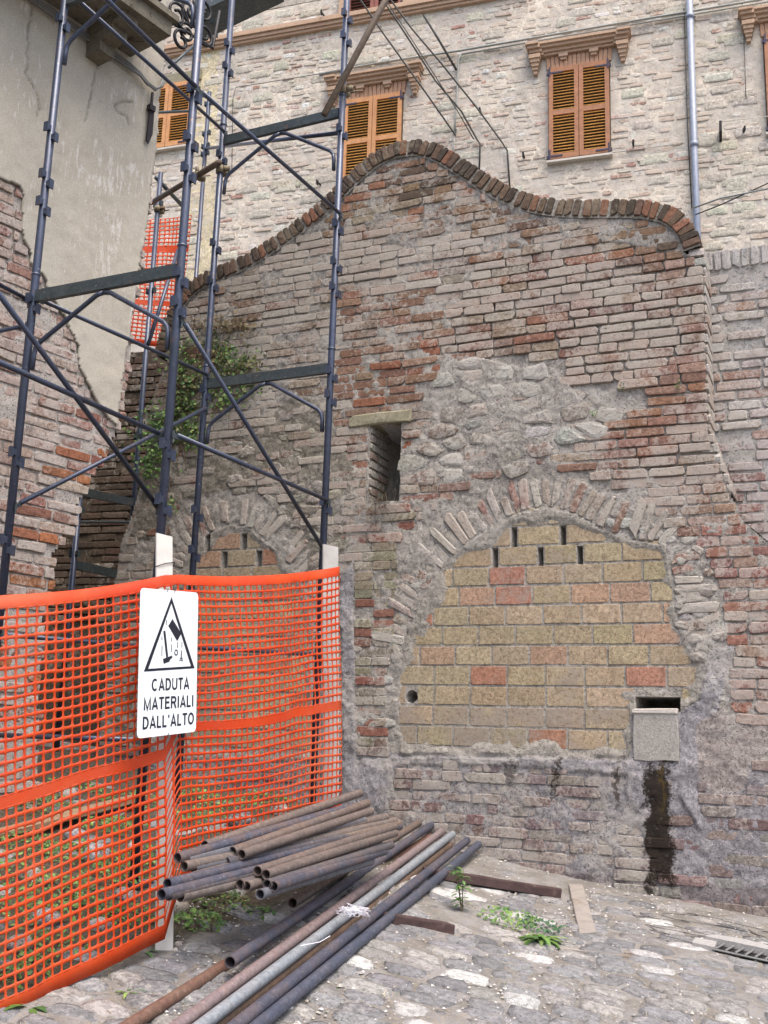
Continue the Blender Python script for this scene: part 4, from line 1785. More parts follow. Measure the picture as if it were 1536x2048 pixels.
used = []
while v < fz1-.1:
    h = rg.choice([.06, .066, .075, .085, .1])
    u = fu0+rg.uniform(0, .2)
    while u < fu1:
        q = f_ok(u+.08, v)
        L = .16
        if q:
            px, py = q
            zone = float(fbm(np.array(u*.8+11), np.array(v*1.6+5), 3))
            pale = px < 640
            r = rg.random()
            if 395 < px < 436 and rg.random() < .8:
                u += .1
                continue
            if px > 1410:
                pb, ps, pa = .34, .30, .36
            elif px > 1000:
                pb, ps, pa = .74, .20, .06
            elif px > 640:
                pb, ps, pa = .60, .32, .08
            else:
                pb, ps, pa = .40, .52, .08
            if zone < .42:
                pb *= 1.4
            al = rg.uniform(.35, .95)
            if r < pb/(pb+ps+pa):
                L = rg.choice([.27, .14, .2, .24])*rg.uniform(.85, 1.1)
                c = rg.choice([(206, 166, 146), (198, 150, 130), (212, 184, 166), (204, 176, 156), (190, 140, 120), (210, 192, 174)])
                hh = .05*rg.uniform(.85, 1.15)
                if rg.random() < .88:
                    recs.append(rec_brick(WF, u+L/2, v, .008+rg.uniform(-.012, .008), L-.018, hh, rg, (*jitcol(c, rg, .08), al), kind='flong' if L > .18 else 'fhalf', rot=rg.uniform(-.03, .03)))
            elif r < (pb+ps)/(pb+ps+pa):
                L = rg.uniform(.11, .24)
                hh = h*rg.uniform(.9, 1.25)
                n = 9
                poly = []
                for k in range(n):
                    an = 2*math.pi*k/n
                    e = .45
                    ca_, sa_ = math.cos(an), math.sin(an)
                    poly.append((u+L/2+L/2*math.copysign(abs(ca_)**e, ca_)*rg.uniform(.78, 1.02), v+hh/2*math.copysign(abs(sa_)**e, sa_)*rg.uniform(.78, 1.05)))
                c = rg.choice([(232, 226, 212), (222, 214, 198), (236, 230, 220), (214, 202, 182), (206, 190, 168)])
                rec = rec_stone(WF, np.array(poly), .0+rg.uniform(-.004, .006), rg, (*jitcol(c, rg, .06), al*.7), .05, rg.uniform(.003, .010), .97)
                rec['a'] = L*hh*.8
                recs.append(rec)
            else:
                L = rg.uniform(.28, .42)
                hh = rg.uniform(.11, .17)
                poly = [(u+.015, v-.03), (u+L*.5, v-.034), (u+L-.015, v-.03), (u+L, v), (u+L-.01, v+hh*.7), (u+L*.6, v+hh*.75), (u+.03, v+hh*.72), (u+.005, v+.02)]
                c = rg.choice([(206, 196, 174), (200, 190, 172), (210, 202, 182)])
                if all(f_ok(a_, b_) for a_, b_ in poly):
                    rec = rec_stone(WF, np.array(poly), .002, rg, (*jitcol(c, rg, .05), .15), .05, .010, .98)
                    rec['a'] = L*hh
                    rec['M'][:3, 3] += WF.n*.004
                    recs.append(rec)
        u += L+rg.uniform(.004, .02)
    v += max(.06, h*.92)
emit(recs, 'stone', fh, M_fb, M_fb_a, 300, 'small_stones', smooth=False)

# string course
M_terra = simple('terracotta_moulding', (196, 166, 140), .9, var=.18, scale=30, bump=.4, c2=(176, 142, 118), mottle=-.05)
M_terra2 = simple('terracotta_brick', (192, 152, 124), .9, var=.2, scale=30, bump=.4, c2=(204, 164, 132))
mb = MB()
scu1 = Fw(1060, -12)[0]
for k, (dz, hh, pr) in enumerate([(-.075, .035, .03), (-.03, .05, .055), (.02, .045, .085), (.062, .035, .065)]):
    mb.box(WF.w((fu0+scu1)/2, sc_z+dz+.001*k, pr/2), WF.U*(scu1-fu0)/2, WF.n*(pr/2+.03), Zv*hh/2)
mb.build('string_course', M_terra, fh)

# shutters
M_wood = simple('shutter_frame_wood', (212, 154, 104), .7, var=.2, scale=14, bump=.2, c2=(200, 142, 96))
M_wood_d = simple('shutter_frame_wood_worn', (176, 124, 92), .75, var=.25, scale=14, bump=.2, c2=(176, 124, 86))
M_slat = simple('shutter_slat_wood', (240, 180, 98), .65, var=.2, scale=18, bump=.2, c2=(222, 162, 88))
M_red = simple('shutter_red_wood', (150, 92, 80), .7, var=.2, scale=18, bump=.2)
M_hinge = simple('hinge_iron', (70, 66, 84), .6, .4, .2, 40, .2)
M_reveal = simple('window_reveal', (90, 80, 70), .9)


def shutters(nm, mat_f, mat_s, n_top, n_bot):
    u0, u1, v0, v1 = wins[nm]
    mb = MB()                                # reveal panel that carries the leaves
    mb.box(WF.w((u0+u1)/2, (v0+v1)/2, .012), WF.U*((u1-u0)/2+.012), WF.n*.02, Zv*((v1-v0)/2+.012))
    mb.build('window_reveal', M_reveal, fh)
    um = (u0+u1)/2
    for (a, b) in ((u0, um-.004), (um+.004, u1)):
        st, rl = .055, .07
        mb = MB()
        for (p, q, r, s_) in ((a, a+st, v0, v1), (b-st, b, v0, v1), (a+st, b-st, v0, v0+rl), (a+st, b-st, v1-rl, v1), (a+st, b-st, (v0+v1)/2-rl/2, (v0+v1)/2+rl/2)):
            d = .001 if p == a+st else 0
            mb.box(WF.w((p+q)/2, (r+s_)/2, .055-d), WF.U*(q-p)/2, WF.n*(.02-d), Zv*(s_-r)/2)
        leaf = mb.build('shutter', mat_f, fh)
        me_s = None
        tilt = math.radians(38)
        for (r, s_, n) in (((v0+v1)/2+rl/2, v1-rl, n_top), (v0+rl, (v0+v1)/2-rl/2, n_bot)):
            for k in range(n):
                vv = r+(s_-r)*(k+.5)/n
                hh = (s_-r)/n
                if me_s is None:
                    mb = MB()
                    mb.box((0, 0, 0), np.array([(b-a)/2-st+.004, 0, 0]), np.array([0, math.cos(tilt), math.sin(tilt)])*.021, np.array([0, -math.sin(tilt), math.cos(tilt)])*.0045)
                    me_s = mb.mesh('slat')
                    me_s.materials.append(mat_s)
                o = bpy.data.objects.new('slat', me_s)
                COL.objects.link(o)
                M = WF.M((a+b)/2, vv, .053)
                o.matrix_world = Matrix(M.tolist())
                o.parent = leaf
        for vv in (v0+.05, v1-.07):
            mb = MB()
            outer = a if a == u0 else b
            sgn = 1 if a == u0 else -1
            mb.box(WF.w(outer+sgn*.09, vv-.012, .077), WF.U*.09, WF.n*.003, Zv*.012)
            mb.box(WF.w(outer+sgn*.012, vv+(.06 if vv > (v0+v1)/2 else .06)-.05, .0775), WF.U*.011, WF.n*.003, Zv*.07)
            mb.box(WF.w(outer-sgn*.018, vv-.02, .07), WF.U*.012, WF.n*.012, Zv*.02)
            mb.build('hinge', M_hinge, leaf)


shutters('a', M_wood_d, M_slat, 13, 13)
shutters('b', M_wood, M_slat, 13, 13)
shutters('c', M_wood, M_slat, 10, 10)
shutters('d', M_red, M_red, 13, 13)
shutters('e', M_wood_d, M_slat, 13, 13)


def lintel(nm):
    u0, u1, v0, v1 = wins[nm]
    mb = MB()
    ext = .28
    z = v1+.20
    for k, (dz, hh, pr, ex) in enumerate([(0, .04, .05, ext-.04), (.035, .045, .08, ext-.02), (.08, .05, .12, ext), (.122, .03, .15, ext+.02)]):
        mb.box(WF.w((u0+u1)/2, z+dz+hh/2, pr/2), WF.U*((u1-u0)/2+ex-.08), WF.n*(pr/2+.02), Zv*hh/2)
        for s_ in (-1, 1):
            mb.box(WF.w((u0+u1)/2+s_*((u1-u0)/2+ex-.09), z+dz+hh/2+.001, pr/2+.02), WF.U*.085, WF.n*(pr/2+.03), Zv*(hh/2+.0005))
    cornice = mb.build('window_cornice', M_terra, fh)
    for s_ in (-1, 1):
        mb = MB()
        uc = (u0+u1)/2+s_*((u1-u0)/2+ext-.10)
        for k, (hh, hw, pr) in enumerate([(.055, .075, .13), (.05, .062, .11), (.05, .05, .09), (.045, .038, .07), (.05, .027, .05)]):
            zz = z-sum([.055, .05, .05, .045, .05][:k])-hh/2
            mb.box(WF.w(uc, zz, pr/2), WF.U*hw, WF.n*(pr/2+.02), Zv*hh/2)
        mb.build('console', M_terra, cornice)
    for s_ in (-.2, .2):
        mb = MB()
        mb.box(WF.w((u0+u1)/2+s_, z-.025, .035), WF.U*.06, WF.n*.045, Zv*.025)
        mb.box(WF.w((u0+u1)/2+s_, z-.068, .025), WF.U*.04, WF.n*.035, Zv*.018)
        mb.build('dentil', M_terra, cornice)
    n = 15
    me_b = None
    lb = bpy.data.objects.new('flat_arch', None)
    COL.objects.link(lb)
    lb.parent = fh
    for k in range(n):
        uu = u0-.04+(u1-u0+.08)*(k+.5)/n
        if me_b is None:
            v_, f_ = worn_block((u1-u0+.08)/n-.006, .185, .06, random.Random(3), .001, .004, .003, .001)
            me_b = bpy.data.meshes.new('arch_brick')
            me_b.from_pydata(v_.tolist(), [], f_)
            me_b.materials.append(M_terra2)
        o = bpy.data.objects.new('arch_brick', me_b)
        COL.objects.link(o)
        o.matrix_world = Matrix(WF.M(uu, v1+.105, .028-.03, -.10*(k-(n-1)/2)/n*1.5).tolist())
        o.parent = lb


for nm in 'abe':
    lintel(nm)
u0, u1, v0, v1 = wins['c']
mb = MB()
mb.box(WF.w((u0+u1)/2, v1+.10, .012), WF.U*((u1-u0)/2+.1), WF.n*.03, Zv*.08)
mb.build('lintel_slab', M_slab, fh)
u0, u1, v0, v1 = wins['a']
M_pale = simple('pale_stone_sill', (214, 206, 194), .85, var=.1, scale=30, bump=.3)
for nm in 'abce':
    u0, u1, v0, v1 = wins[nm]
    mb = MB()
    mb.box(WF.w((u0+u1)/2, v0-.028, .03), WF.U*((u1-u0)/2+.03), WF.n*.05, Zv*.014)
    mb.build('window_sill', M_pale, fh)
u0, u1, v0, v1 = wins['d']
mb = MB()
for s_ in (-1, 1):
    mb.box(WF.w((u0+u1)/2+s_*((u1-u0)/2+.07), (v0+v1)/2, .03), WF.U*.055, WF.n*.05, Zv*((v1-v0)/2))
mb.build('window_surround', M_terra, fh)

# ------------------------------------------------------------------ services on the facade
M_pipe = simple('blue_grey_downpipe', (146, 154, 170), .5, .1, .12, 20, .1, spec=.5)
dp = empty('downpipe', 'blue-grey rainwater downpipe on the stone house above the wall coping', 'downpipe')
ut, vt = Fw(1379, 0)
ub_, vb_ = Fw(1400, 470)
mb = MB()
mb.tube([WF.w(ut, 12, .08), WF.w(ut, 4.5, .08)], .042, 14)
mb.build('pipe', M_pipe, dp, smooth=True)
for px_, py_ in ((1381, 45), (1390, 300)):
    mb = MB()
    vv = Fw(px_, py_)[1]
    mb.tube([WF.w(ut, vv, .08), WF.w(ut, vv+.06, .08)], .053, 14)
    mb.build('collar', M_pipe, dp, smooth=True)
M_wire = simple('pale_grey_conduit', (158, 160, 154), .6, 0, .15, 30, .1)
M_wire_d = simple('dark_wire', (70, 70, 66), .6, 0, .2, 30, .1)


def cable(pts_px, r, mat, label, w=.05, group=None, name='cable', sag=0, extra=None):
    pts = []
    for k, p in enumerate(pts_px):
        u_, v_ = Fw(p[0], p[1])
        pts.append(WF.w(u_, v_, p[2] if len(p) > 2 else w))
    if extra is not None:
        pts += extra
    mb = MB()
    mb.tube(pts, r, 6)
    return mb.build(name, mat, smooth=True, label=label, cat='cable', group=group)


cable([(640, 151, .03), (760, 128, .03), (919, 106), (1100, 75), (1300, 41), (1545, 0)], .016, M_wire, 'grey conduit running level across the house above the shutters nearest the downpipe', name='conduit')
cable([(925, 113), (1100, 82), (1300, 48), (1545, 7)], .011, M_wire, 'thin second conduit just beneath the level conduit on the house', name='conduit')
cable([(924, 112), (919, 122), (917, 160), (913, 240), (910, 275)], .013, M_wire, 'grey conduit dropping straight down beside the slanting cables', name='conduit')
cable([(910, 275, .05), (908, 330, .05)], .008, M_wire, 'short pale wire below the dropping conduit end', name='wire')
cable([(690, -30, .9), (705, 0, .85), (790, 115, .5), (860, 205, .25), (905, 264, .08), (913, 276, .05), (914, 262, .05)], .012, M_wire_d, 'slanting dark cable that ends at the foot of the dropping conduit')
cable([(740, -20, 1.0), (770, 30, .8), (830, 115, .6), (885, 195, .4), (930, 240, .2), (955, 282, .06), (962, 292, .05), (960, 345, .05)], .012, M_wire_d, 'middle one of three slanting dark cables, bending down before the coping', group=None)
cable([(750, -20, 1.05), (772, 20, .9), (850, 120, .7), (900, 170, .5), (960, 232, .2), (1005, 288, .06), (1016, 305, .05), (1021, 380, .05)], .012, M_wire_d, 'longest slanting dark cable, bending down nearest the downpipe', group=None)
cable([(742, -16, 1.0), (850, 136, .55), (925, 245, .25), (950, 285, .08)], .007, M_wire_d, 'thin wire twisted beside the slanting cables')
cable([(860, 62, .35), (885, 98, .2), (914, 143, .03)], .016, M_wire_d, 'short rusty rod sticking slantwise out of the facade', name='iron_rod')
cable([(1368, 20, .04), (1375, 250, .04), (1384, 420, .04)], .006, M_wire_d, 'thin dark wire running down beside the downpipe', name='wire')
cable([(1485, 10, .03), (1492, 200, .03)], .004, M_wire_d, 'hair-thin wire hanging below the outer cornice end', name='wire')
cable([(466, 345, .04), (468, 200, .04), (474, 178, .04), (640, 151, .04)], .005, M_wire_d, 'thin dark wire framing the plaster beside the scaffold', name='wire')
cable([(1388, 439, .3), (1440, 436, .5), (1545, 447, .9)], .011, M_wire, 'pale cable slung away from the downpipe foot', name='cable')
cable([(1392, 452, .3), (1440, 449, .5), (1545, 433, .9)], .008, M_wire_d, 'dark cable crossing under the pale slung cable', name='cable')
cable([(1075, 303, .03), (1080, 320, .03), (1100, 322, .03), (1240, 306, .03), (1370, 288, .03)], .005, M_wire, 'thin pale wire looping under the shutters nearest the downpipe', name='wire')
cable([(1440, 266, .25), (1545, 258, .3)], .004, M_pale, 'white clothes line stretched from a black bracket', name='clothes_line')
mb = MB()
u_, v_ = Fw(1441, 274)
mb.box(WF.w(u_, v_, .12), WF.U*.016, WF.n*.14, Zv*.07)
mb.build('bracket', M_iron, label='black iron bracket holding the white clothes line', cat='bracket')
for px_, py_, lab in [(1267, 294, 'black iron hook between the downpipe and the nearest shutters'), (1049, 318, 'black iron hook beside the pale wire loop under the shutters'),
                      (649, 35, 'black iron hook just above the terracotta string course'), (641, 372, 'black iron hook low on the house close above the sloping coping'),
                      (963, 229, 'black iron hook among the slanting cables'), (1487, 267, 'black iron hook carrying the clothes line past its bracket')]:
    u_, v_ = Fw(px_, py_)
    mb = MB()
    mb.tube([WF.w(u_, v_+.01, -.02), WF.w(u_, v_+.01, .10), WF.w(u_+.005, v_-.045, .12), WF.w(u_+.01, v_-.05, .16), WF.w(u_+.01, v_, .17)], .013, 6)
    mb.build('wall_hook', M_iron, label=lab, cat='hook', group='iron hooks on the stone house')

# ------------------------------------------------------------------ scaffolding (1.05 x 1.8 m frames, 2 m lifts)
M_steel = simple('blue_grey_painted_steel', (66, 74, 94), .38, .35, .22, 20, .12, c2=(54, 62, 78), spec=.6, chips=True)
M_steel_b = simple('dark_green_grey_steel', (62, 72, 76), .5, .3, .3, 30, .2, c2=(78, 84, 84), spec=.5, chips=True)
M_clamp = simple('rusty_galvanised_clamp', (136, 126, 104), .7, .3, .35, 90, .3, c2=(104, 78, 56))
M_tubr = simple('brown_scaffold_tube', (126, 112, 98), .65, .25, .25, 30, .2, c2=(96, 78, 66))
sc = empty('scaffolding', 'blue-grey steel frame scaffolding standing in front of the plastered house', 'scaffolding')
P1, P2, P3, P4 = [np.array(p) for p in ((-2.117, 5.921), (-1.165, 5.477), (-1.356, 7.553), (-.405, 7.109))]
bay = P3-P1
B1 = CAM[2]+2.505                       # beam heights
B2 = CAM[2]+2.545
LIFT = 2.0
R_P = .0242


def pole_z(P, x, y):
    r = ray(x, y)
    return CAM[2]+r[2]*np.hypot(*P)/np.hypot(r[0], r[1])


def p3(P, z):
    return np.array([P[0], P[1], z])


wdir = (P2-P1)/np.linalg.norm(P2-P1)
bdir = bay/np.linalg.norm(bay)
W3 = np.array([*wdir, 0])
B3 = np.array([*bdir, 0])


def lug(mb, c, d, s=1.0):
    """small U-bracket welded on an upright"""
    t = np.cross(d, Zv)
    c = np.asarray(c)
    mb.box(c+d*.030*s, d*.012*s, t*.017*s, Zv*.018*s)
    mb.box(c+d*.046*s, d*.004*s, t*.017*s, Zv*.030*s)


def upright(P, z0, z1, lugs):
    mb = MB()
    mb.tube([p3(P, z0), p3(P, z1)], R_P, 16)
    o = mb.build('upright', M_steel, sc, smooth=True)
    for z in lugs:
        mb = MB()
        lug(mb, p3(P, z), -B3)
        mb.build('lug', M_steel, o)
        mb = MB()
        lug(mb, p3(P, z-.06), W3)
        mb.build('lug', M_steel, o)
    return o


def frame(PL, PR, zb, z_lo=None):
    """portal beam with its two knee tubes"""
    a, b = p3(PL, zb), p3(PR, zb)
    c = (a+b)/2
    d = b-a
    Ln = np.linalg.norm(d)
    d = d/Ln
    mb = MB()
    mb.box(c, d*(Ln/2-R_P), np.cross(d, Zv)*.016, Zv*.036)
    mb.build('frame_beam', M_steel_b, sc)
    mb = MB()
    zk = zb-.055
    apex = c+np.array([0, 0, zk-zb])
    for s_ in (-1, 1):
        end = c+d*s_*(Ln/2-R_P*2.0)+np.array([0, 0, -.46])
        mid = c+d*s_*(Ln/2-R_P*2.1)+np.array([0, 0, -.34])
        q1 = c+d*s_*.05+np.array([0, 0, -.062])
        q2 = mid-d*s_*.035+np.array([0, 0, .045])
        mb2 = MB()
        mb2.tube([c+np.array([0, 0, -.052]), q1, q2, mid-d*s_*.008+np.array([0, 0, .012]), mid+np.array([0, 0, -.03]), end], .0145, 10)
        mb2.build('knee_tube', M_steel, sc, smooth=True)


def ring(P, z):
    mb = MB()
    mb.tube([p3(P, z-.008), p3(P, z-.002), p3(P, z+.004), p3(P, z+.01)], [R_P, .029, .029, R_P], 16, False)
    mb.build('spigot_ring', M_steel, sc, smooth=True)


def gp(P):
    return gz(P[0], P[1])


zl1 = [pole_z(P1, 94, 258), pole_z(P1, 80, 350), pole_z(P1, 73, 405), pole_z(P1, 60, 600), pole_z(P1, 20, 905), pole_z(P1, 5, 1080), pole_z(P1, 118, 40)]
zl2 = [pole_z(P2, 400, 185), pole_z(P2, 378, 278), pole_z(P2, 374, 340), pole_z(P2, 355, 548), pole_z(P2, 350, 607), pole_z(P2, 330, 890), pole_z(P2, 318, 1000)]
zl3 = [pole_z(P3, 452, 90), pole_z(P3, 450, 135), pole_z(P3, 433, 310), pole_z(P3, 423, 488), pole_z(P3, 416, 563), pole_z(P3, 405, 780), pole_z(P3, 383, 1020), pole_z(P3, 378, 1100)]
zl4 = [pole_z(P4, 691, 30), pole_z(P4, 690, 75), pole_z(P4, 678, 260), pole_z(P4, 674, 450), pole_z(P4, 668, 525), pole_z(P4, 660, 575), pole_z(P4, 655, 742), pole_z(P4, 653, 790), pole_z(P4, 645, 1005)]
for P, zl in ((P1, zl1), (P2, zl2), (P3, zl3), (P4, zl4)):
    upright(P, gp(P)+.0, 7.6, zl)
    mb = MB()
    mb.box(p3(P, gp(P)+.006), W3*.07, B3*.07, Zv*.012)
    mb.build('base_plate', M_steel_b, sc)
for P, B in ((P1, B1), (P2, B1), (P3, B2), (P4, B2)):
    for k in range(3):
        ring(P, B+.14+LIFT*(k-1))
P0L, P0R = P1-bay, P2-bay
for (PL, PR, B) in ((P1, P2, B1), (P3, P4, B2)):
    for k in range(2):
        frame(PL, PR, B+LIFT*k)
for P, zl in ((P0L, []), (P0R, [])):
    upright(P, gp(P), 7.6, [B1-.1, B1+1.0])
frame(P0L, P0R, B1)
frame(P0L, P0R, B1+LIFT)


def brace(Pa, za, Pb, zb, off, name='brace', r=.0135, ends=True):
    a, b = p3(Pa, za), p3(Pb, zb)
    o = np.asarray(off)
    d = (b-a)/np.linalg.norm(b-a)
    mb = MB()
    mb.tube([a+o+d*.035, b+o-d*.035], r, 10)
    ob = mb.build(name, M_steel, sc, smooth=True)
    if ends:
        for e, q in ((a+o, d), (b+o, -d)):
            mb = MB()
            mb.box(e+q*.02-Zv*.008, q*.03, np.cross(q, Zv)*.004, Zv*.014)
            mb.tube([e-Zv*.05, e-Zv*.05+np.array([0, 0, .07])], .006, 6)
            mb.build('brace_pin', M_steel_b, ob)
    return ob


OR = W3*.036
OL = -W3*.036
OF = -B3*.0
# right face (P0R - P2 - P4)
z2a = pole_z(P2, 328, 868)
z4a = pole_z(P4, 645, 1003)
brace(P2, z2a, P4, z4a, OR, 'ledger')
brace(P0R, z2a+.0, P2, z2a, OL, 'ledger')
brace(P2, pole_z(P2, 357, 640), P4, pole_z(P4, 640, 1112), OR, 'diagonal_brace')
z2d = pole_z(P2, 318, 1010)
brace(P0R, z2d+(pole_z(P2, 357, 640)-pole_z(P4, 640, 1112)), P2, z2d, OL, 'diagonal_brace')
z2u = pole_z(P2, 398, 184)
brace(P2, z2u, P4, pole_z(P4, 672, 432), OR, 'diagonal_brace')
brace(P0R, z2u, P2, z2u, OR, 'ledger')
# left face (P0L - P1 - P3)
z1a = pole_z(P1, 62, 598)
z3a = pole_z(P3, 402, 752)
brace(P1, z1a, P3, z3a, OR, 'ledger')
brace(P0L, z1a, P1, z1a, OL, 'ledger')
brace(P1, pole_z(P1, 32, 1012), P3, pole_z(P3, 403, 815), OR, 'diagonal_brace')
brace(P1, pole_z(P1, 126, -12), P3, pole_z(P3, 436, 268), OR, 'ledger')
brace(P1, pole_z(P1, 54, 648), P0L, pole_z(P1, 54, 648)-1.0, OL, 'diagonal_brace')
# low ledgers seen through the orange mesh
for z in (pole_z(P2, 310, 1330), pole_z(P2, 312, 1260)):
    pass
brace(P1, pole_z(P1, 0, 1270), P3, pole_z(P3, 370, 1300), OR, 'ledger')
brace(P2, pole_z(P2, 305, 1290), P4, pole_z(P4, 632, 1310), OR, 'ledger')
brace(P1, pole_z(P1, 0, 1470), P2, pole_z(P1, 0, 1470), -B3*.03, 'ledger')
# tie tubes with clamps
def clamp(parent, c, d1, d2):
    mb = MB()
    c = np.asarray(c)
    mb.tube([c-d1*.028, c+d1*.028], .036, 10)
    mb.tube([c+np.cross(d1, d2)*.045-d2*.026, c+np.cross(d1, d2)*.045+d2*.026], .034, 10)
    mb.box(c+d2*.05, d1*.018, d2*.03, np.cross(d1, d2)*.012)
    mb.tube([c+d2*.04+np.cross(d1, d2)*.05, c+d2*.10+np.cross(d1, d2)*.05], .007, 6)
    mb.build('clamp', M_clamp, parent, smooth=True)


def tube_thing(a, b, mat, label, r=.0242, name='tie_tube'):
    t = empty(name, label, 'tube')
    a = np.asarray(a)
    b = np.asarray(b)
    d = (b-a)/np.linalg.norm(b-a)
    mb = MB()
    e = .15
    mb.tube([a+d*e, a, a, b], [r*.82, r*.82, r, r], 14, False)
    mb.tube([b, b-d*.001], r, 14)
    mb.build('tube', mat, t, smooth=True)
    return t, d


d4 = math.hypot(*P4)
a = at_dist(648, 230, d4-.09)
b = at_dist(782, -20, d4-.03)
t, d = tube_thing(a, b, M_tubr, 'brown scaffold tube clamped slantwise to the upright in front of the shutters above the coping')
clamp(t, p3(P4, pole_z(P4, 683, 180)), Zv, W3)
P5 = at_dist(316, 414, 9.9)
P5 = P5[:2]
a = at_dist(438, 325, math.hypot(*P3)-.08)
b = np.array([P5[0]-.05, P5[1]-.08, pole_z(P5, 316, 414)])
t, d = tube_thing(a, b, M_tubr, 'brown scaffold tube clamped between the scaffolding and the passage scaffold')
clamp(t, p3(P3, pole_z(P3, 428, 338)), Zv, W3)
clamp(t, a*.72+b*.28, d, Zv)
clamp(t, p3(P5, pole_z(P5, 312, 418)), Zv, W3)

# ------------------------------------------------------------------ second scaffold in the passage
sc2 = empty('passage_scaffold', 'dark slim scaffold frame standing in the shaded passage behind the plastered house', 'scaffolding')
P6 = P5+np.array([-.62, -.62])*1.0
P6 = at_dist(150, 1100, 9.2)[:2]
P7 = at_dist(425, 100, 11.3)[:2]


def up2(P, z0, z1, lugs=()):
    mb = MB()
    mb.tube([p3(P, z0), p3(P, z1)], R_P, 12)
    o = mb.build('upright', M_steel, sc2, smooth=True)
    for z in lugs:
        mb = MB()
        lug(mb, p3(P, z), W3)
        lug(mb, p3(P, z), -W3)
        mb.build('lug', M_steel_b, o)


up2(P5, gp(P5), pole_z(P5, 318, 345), [pole_z(P5, 312, 408), pole_z(P5, 250, 870), pole_z(P5, 233, 1125), pole_z(P5, 290, 580)])
up2(P6, gp(P6), pole_z(P6, 164, 975), [pole_z(P6, 155, 1020), pole_z(P6, 148, 1107)])
up2(P7, gp(P7), 8.9, [pole_z(P7, 428, 42), pole_z(P7, 425, 72), pole_z(P7, 405, 205), pole_z(P7, 402, 265), pole_z(P7, 398, 290), pole_z(P7, 395, 305)])
for (ya, yb) in ((983, 1003), (1130, 1152)):
    mb = MB()
    a, b = p3(P6, pole_z(P6, 160, ya)), p3(P5, pole_z(P5, 240, yb))
    d = (b-a)/np.linalg.norm(b-a)
    mb.box((a+b)/2, (b-a)/2-d*R_P, np.cross(d, Zv)*.016, Zv*.036)
    mb.build('frame_beam', M_steel_b, sc2)
mb = MB()
mb.tube([p3(P6, pole_z(P6, 156, 1044)), p3(P5, pole_z(P5, 236, 1042))], .012, 8)
mb.build('ledger', M_steel_b, sc2)
mb = MB()
mb.tube([np.array([P5[0]+.02, P5[1]-.03, pole_z(P5, 282, 690)]), at_dist(356, 500, 10.4)+np.array([0, 0, 0])], .019, 10)
mb.build('diagonal_brace', M_steel, sc2, smooth=True)
for k, (a, b) in enumerate([((312, 355), (365, 412)), ((240, 228), (382, 222)), ((338, 135), (392, 88))]):
    mb = MB()
    q0, q1 = at_dist(*a, 10.4), at_dist(*b, 10.9)
    mb.tube([q0, q1], .016 if k else .022, 8)
    mb.build('brace', M_steel_b, sc2, smooth=True)
mb = MB()
q0, q1 = p3(P7, pole_z(P7, 402, 296)), p3(P4, pole_z(P4, 682, 259))+np.array([0, .04, 0])
mb.tube([q0, q1], .017, 10)
mb.build('ledger', M_steel, sc2, smooth=True)

mb = MB()
q0, q1 = at_dist(398, 52, 11.5), at_dist(560, -25, 11.2)
dd = (q1-q0)/np.linalg.norm(q1-q0)
mb.box((q0+q1)/2+Zv*.08, (q1-q0)/2, np.cross(dd, Zv)*.25, Zv*.10)
mb.build('deck_board', M_steel_b, sc2)

# ------------------------------------------------------------------ orange safety mesh, stakes, sign
def mesh_material():
    t = NT('orange_plastic_net')
    P = t.pos()
    n1 = t.noise(P, 3.0, 4, .6)
    n2 = t.noise(P, 70, 4, .6)
    c = t.mix(t.ramp(n1, .3, .7), alb((224, 66, 16), .72), alb((236, 84, 24), .72))
    c = t.mix(t.ramp(n2, .56, .75, 0, .35), c, alb((206, 130, 96)))
    t.b.inputs['Subsurface Weight'].default_value = 0.0
    c = t.mix(t.ramp(t.noise(P, 1.3, 6, .7), .45, .72, 0, .35), c, alb((214, 128, 92)))
    c = t.mix(t.ramp(t.noise(P, 9, 6, .75), .58, .72, 0, .35), c, alb((150, 84, 56)))
    m = t.out(c, .5, 0, .4)
    # thin plastic lets some light through
    tr = t.n('ShaderNodeBsdfTranslucent')
    t.l(c, tr.inputs['Color'])
    mx = t.n('ShaderNodeMixShader')
    mx.inputs[0].default_value = .22
    t.l(t.b.outputs[0], mx.inputs[1])
    t.l(tr.outputs[0], mx.inputs[2])
    t.l(mx.outputs[0], t.t.nodes['Material Output'].inputs['Surface'])
    return m


M_net = mesh_material()


